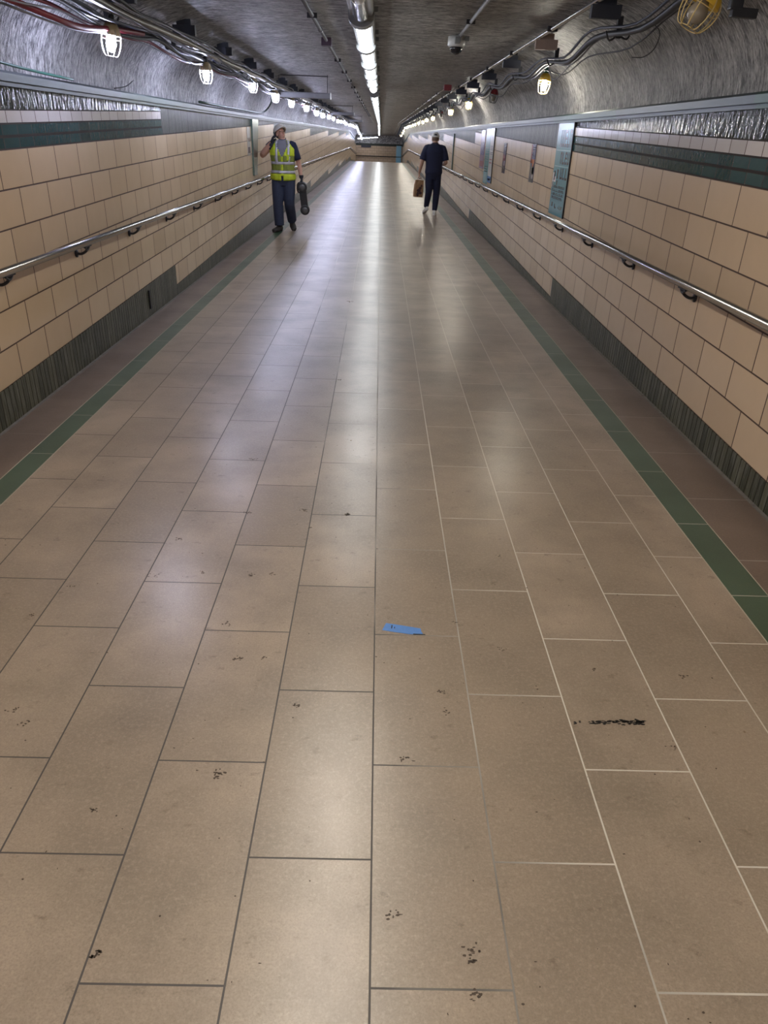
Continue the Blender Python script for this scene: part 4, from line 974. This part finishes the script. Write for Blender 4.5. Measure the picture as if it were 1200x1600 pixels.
def walker():
    T = empty('person', (1.195, 18.3, 0.0), -0.03); T.scale = (1.0, 1.0, 1.015)
    HM = Matrix.Translation((0.0, -0.005, 1.445)) @ Matrix.Rotation(-0.12, 4, 'X')
    shR, elR, wrR = V((0.195, 0, 1.375)), V((0.265, -0.02, 1.10)), V((0.20, 0.20, 1.04))
    shL, elL, wrL = V((-0.195, 0, 1.375)), V((-0.275, -0.03, 1.10)), V((-0.325, 0.05, 0.86))
    hips = [(0.085, 0, 0.86), (-0.085, 0, 0.86)]
    knees = [(0.095, 0.02, 0.47), (-0.085, -0.02, 0.48)]
    ank = [(0.085, -0.06, 0.095), (-0.115, 0.05, 0.15)]
    ank = [(0.075, -0.02, 0.095), (-0.12, 0.16, 0.16)]
    b = bmesh.new()
    R = torso_rings(-0.012, tw=1.02); R = [((p[0], p[1], p[2]*0.982), r) for p, r in R]; tube(b, [p for p, r in R], [r for p, r in R], 20, 2, side=(1, 0, 0))
    tube(b, [(0, -0.012, 1.41), (0, -0.008, 1.47), HM @ V((0, -0.01, 0.05)), HM @ V((0, -0.01, 0.09))], [0.066, 0.060, 0.060, 0.058], 14, 2)
    head_parts(b, HM)
    tube(b, [V((0.12, 0, 1.385)), shR, shR.lerp(elR, .5), elR, elR.lerp(wrR, .45), wrR], [0.05, 0.054, 0.050, 0.044, 0.040, 0.027], 14, 3)
    tube(b, [V((-0.12, 0, 1.385)), shL, shL.lerp(elL, .5), elL, elL.lerp(wrL, .4), wrL], [0.05, 0.054, 0.050, 0.043, 0.042, 0.027], 14, 3)
    hand(b, wrR, (-0.3, 1.0, 0.15), (-0.6, 0, 0.8), 0.7, 1, 1.0)
    hand(b, wrL, (-0.10, 0.02, -1.0), (1, 0.1, 0), 1.15, -1, 1.0)
    legs(b, hips, knees, ank, [0.078, 0.072, 0.054, 0.050, 0.038])
    remeshed('body', b, SKIN2, T, 0.0065, 3)
    for s in (-1, 1):
        b = bmesh.new(); ellipsoid(b, HM @ V((0.031*s, 0.080, 0.112)), (0.012, 0.007, 0.006), 10, HM.to_3x3()); link('eye', b, EYE, T)
    b = bmesh.new(); ellipsoid(b, HM @ V((0, -0.018, 0.128)), (0.0765, 0.088, 0.080), 18, HM.to_3x3()); link('hair', b, plain('cropped_hair', (0.16, 0.11, 0.085), 0.8, 0, 0.2, 200), T, True)
    # cap worn with the open strap at the back
    H3 = HM @ Matrix.Translation((0, -0.008, 0.150)); b = bmesh.new()
    prof = [(0.094, -0.012), (0.097, 0.02), (0.090, 0.052), (0.068, 0.080), (0.035, 0.094), (0.0, 0.097)]; rings = []
    for r, h in prof: rings.append([b.verts.new(H3 @ V((r*0.90*math.cos(2*PI*k/28), r*1.08*math.sin(2*PI*k/28), h))) for k in range(28)])
    for i in range(len(rings)-1):
        for k in range(28):
            a = 2*PI*(k+.5)/28
            if i == 1 and math.sin(a) < -0.90: continue
            b.faces.new((rings[i][k], rings[i][(k+1) % 28], rings[i+1][(k+1) % 28], rings[i+1][k])).smooth = True
    o = link('cap', b, plain('pale_cap', (0.75, 0.74, 0.73), 0.7), T, True); md = o.modifiers.new('thick', 'SOLIDIFY'); md.thickness = 0.002
    b = bmesh.new(); ellipsoid(b, H3 @ V((0, 0.13, -0.002)), (0.070, 0.065, 0.006), 16, H3.to_3x3()); link('cap_visor', b, MATS['pale_cap'], T)
    b = bmesh.new(); ellipsoid(b, H3 @ V((0, -0.0, 0.03)), (0.078, 0.094, 0.05), 16, H3.to_3x3()); link('hair_crown', b, BLK, T, True)
    # t-shirt
    b = bmesh.new(); R = torso_rings(0.024, tw=1.03)[:-1]; R = [((p[0], p[1], p[2]*0.982+0.0), r) for p, r in R]
    R[0] = ((0, 0, 0.855), (0.196, 0.142)); tube(b, [p for p, r in R], [r for p, r in R], 24, 2, side=(1, 0, 0))
    tube(b, [V((0.11, 0, 1.375)), V((0.175, 0, 1.372)), shR.lerp(elR, .45), shR.lerp(elR, .88)], [0.070, 0.080, 0.078, 0.078], 16, 2)
    tube(b, [V((-0.11, 0, 1.375)), V((-0.175, 0, 1.372)), shL.lerp(elL, .45), shL.lerp(elL, .88)], [0.070, 0.080, 0.078, 0.078], 16, 2)
    remeshed('t_shirt', b, NAVYT, T, 0.009, 3)
    b = bmesh.new(); tube(b, [(0.066*math.cos(2*PI*k/24), -0.012+0.066*math.sin(2*PI*k/24), 1.468-0.01*math.sin(2*PI*k/24)) for k in range(24)], 0.010, 6, closed=True); link('collar', b, NAVYT, T)
    b = bmesh.new()
    tube(b, [(0, 0, 0.74), (0, 0, 0.82), (0, 0, 0.90), (0, 0, 0.97)], [(0.13, 0.11), (0.178, 0.134), (0.180, 0.134), (0.168, 0.128)], 20, 2, side=(1, 0, 0))
    legs(b, hips, knees, ank, [(0.100, 0.112), (0.094, 0.102), (0.078, 0.084), (0.072, 0.078), (0.058, 0.062)])
    remeshed('trousers', b, NAVYP, T, 0.009, 3)
    b = bmesh.new(); boot(b, ank[0], (0.05, 1, 0.0), s=1.0); remeshed('shoe', b, SNEAK, T, 0.006, 2)
    b = bmesh.new(); boot(b, ank[1], (-0.3, -1.0, 0.0) if False else (-0.35, 1, -0.45), s=1.0); remeshed('shoe', b, SNEAK, T, 0.006, 2)
    setp(T, 'man seen from behind in navy clothes and pale cap walking away', 'person')
    # paper bag
    p = V((1.195-0.325, 18.3+0.055, 0.0))
    t = empty('paper_bag', (p.x-0.005, p.y, 0.37)); t.rotation_euler = (0, 0.06, 0.25)
    W, D, H = 0.20, 0.12, 0.36
    b = bmesh.new(); b0 = [(-W/2, -D/2), (W/2, -D/2), (W/2, D/2), (-W/2, D/2)]; rings = []
    for z, kx, ky in ((0, 1, 1), (0.12, 1.02, 0.98), (0.26, 0.97, 0.9), (H, 0.92, 0.62)):
        ring = []
        for (x, y), (x2, y2) in zip(b0, b0[1:]+b0[:1]):
            for f in (0, 0.33, 0.66):
                xx = (x+(x2-x)*f)*kx; yy = (y+(y2-y)*f)*ky
                ring.append(b.verts.new((xx+0.004*math.sin(z*30+xx*40), yy+0.004*math.cos(z*22+xx*50), z)))
        rings.append(ring)
    for i in range(3):
        for k in range(12):
            b.faces.new((rings[i][k], rings[i][(k+1) % 12], rings[i+1][(k+1) % 12], rings[i+1][k]))
    b.faces.new(rings[0])
    o = link('bag_body', b, plain('kraft_paper', (0.33, 0.19, 0.10), 0.75, 0, 0.15, 12), t); md = o.modifiers.new('thick', 'SOLIDIFY'); md.thickness = 0.0015
    b = bmesh.new(); r5 = random.Random(5)
    for (x, z, sx, sz) in ((0.02, 0.19, 0.035, 0.03), (-0.01, 0.14, 0.05, 0.035), (0.03, 0.09, 0.04, 0.03), (-0.03, 0.06, 0.03, 0.05), (0.045, 0.24, 0.02, 0.03)):
        ellipsoid(b, (x, -D/2-0.001, z), (sx, 0.002, sz), 12)
    link('printed_mark', b, plain('bag_print', (0.06, 0.025, 0.03), 0.7), t)
    b = bmesh.new()
    for yy in (-0.035, 0.035):
        tube(b, [(-0.045, yy, H-0.02), (-0.035, yy*0.6, H+0.05), (0.0, yy*0.2, H+0.075), (0.035, yy*0.6, H+0.05), (0.045, yy, H-0.02)], 0.0035, 6, 4)
    link('bag_handle', b, plain('bag_cord', (0.35, 0.30, 0.24), 0.7), t)
    setp(t, 'brown paper carrier bag held by the man in navy', 'bag')
walker()
# fittings that belong to a part become its sub-parts (all share the thing's own origin)
SUB = {'hard_hat_brim': 'hard_hat', 'collar': 't_shirt', 'vest_mesh': 'vest', 'reflective_tape': 'vest', 'pocket': 'vest', 'zip': 'vest', 'cap_visor': 'cap', 'eye': 'body', 'mouth': 'body', 'dome': 'camera_body', 'disc': 'tool_body', 'printed_mark': 'bag_body'}
for root in [o for o in scene.objects if o.parent is None]:
    kids = list(root.children)
    for ch in kids:
        want = SUB.get(ch.name.split('.')[0])
        for k in kids:
            if want and k.name.split('.')[0] == want: ch.parent = k
bpy.context.view_layer.update()
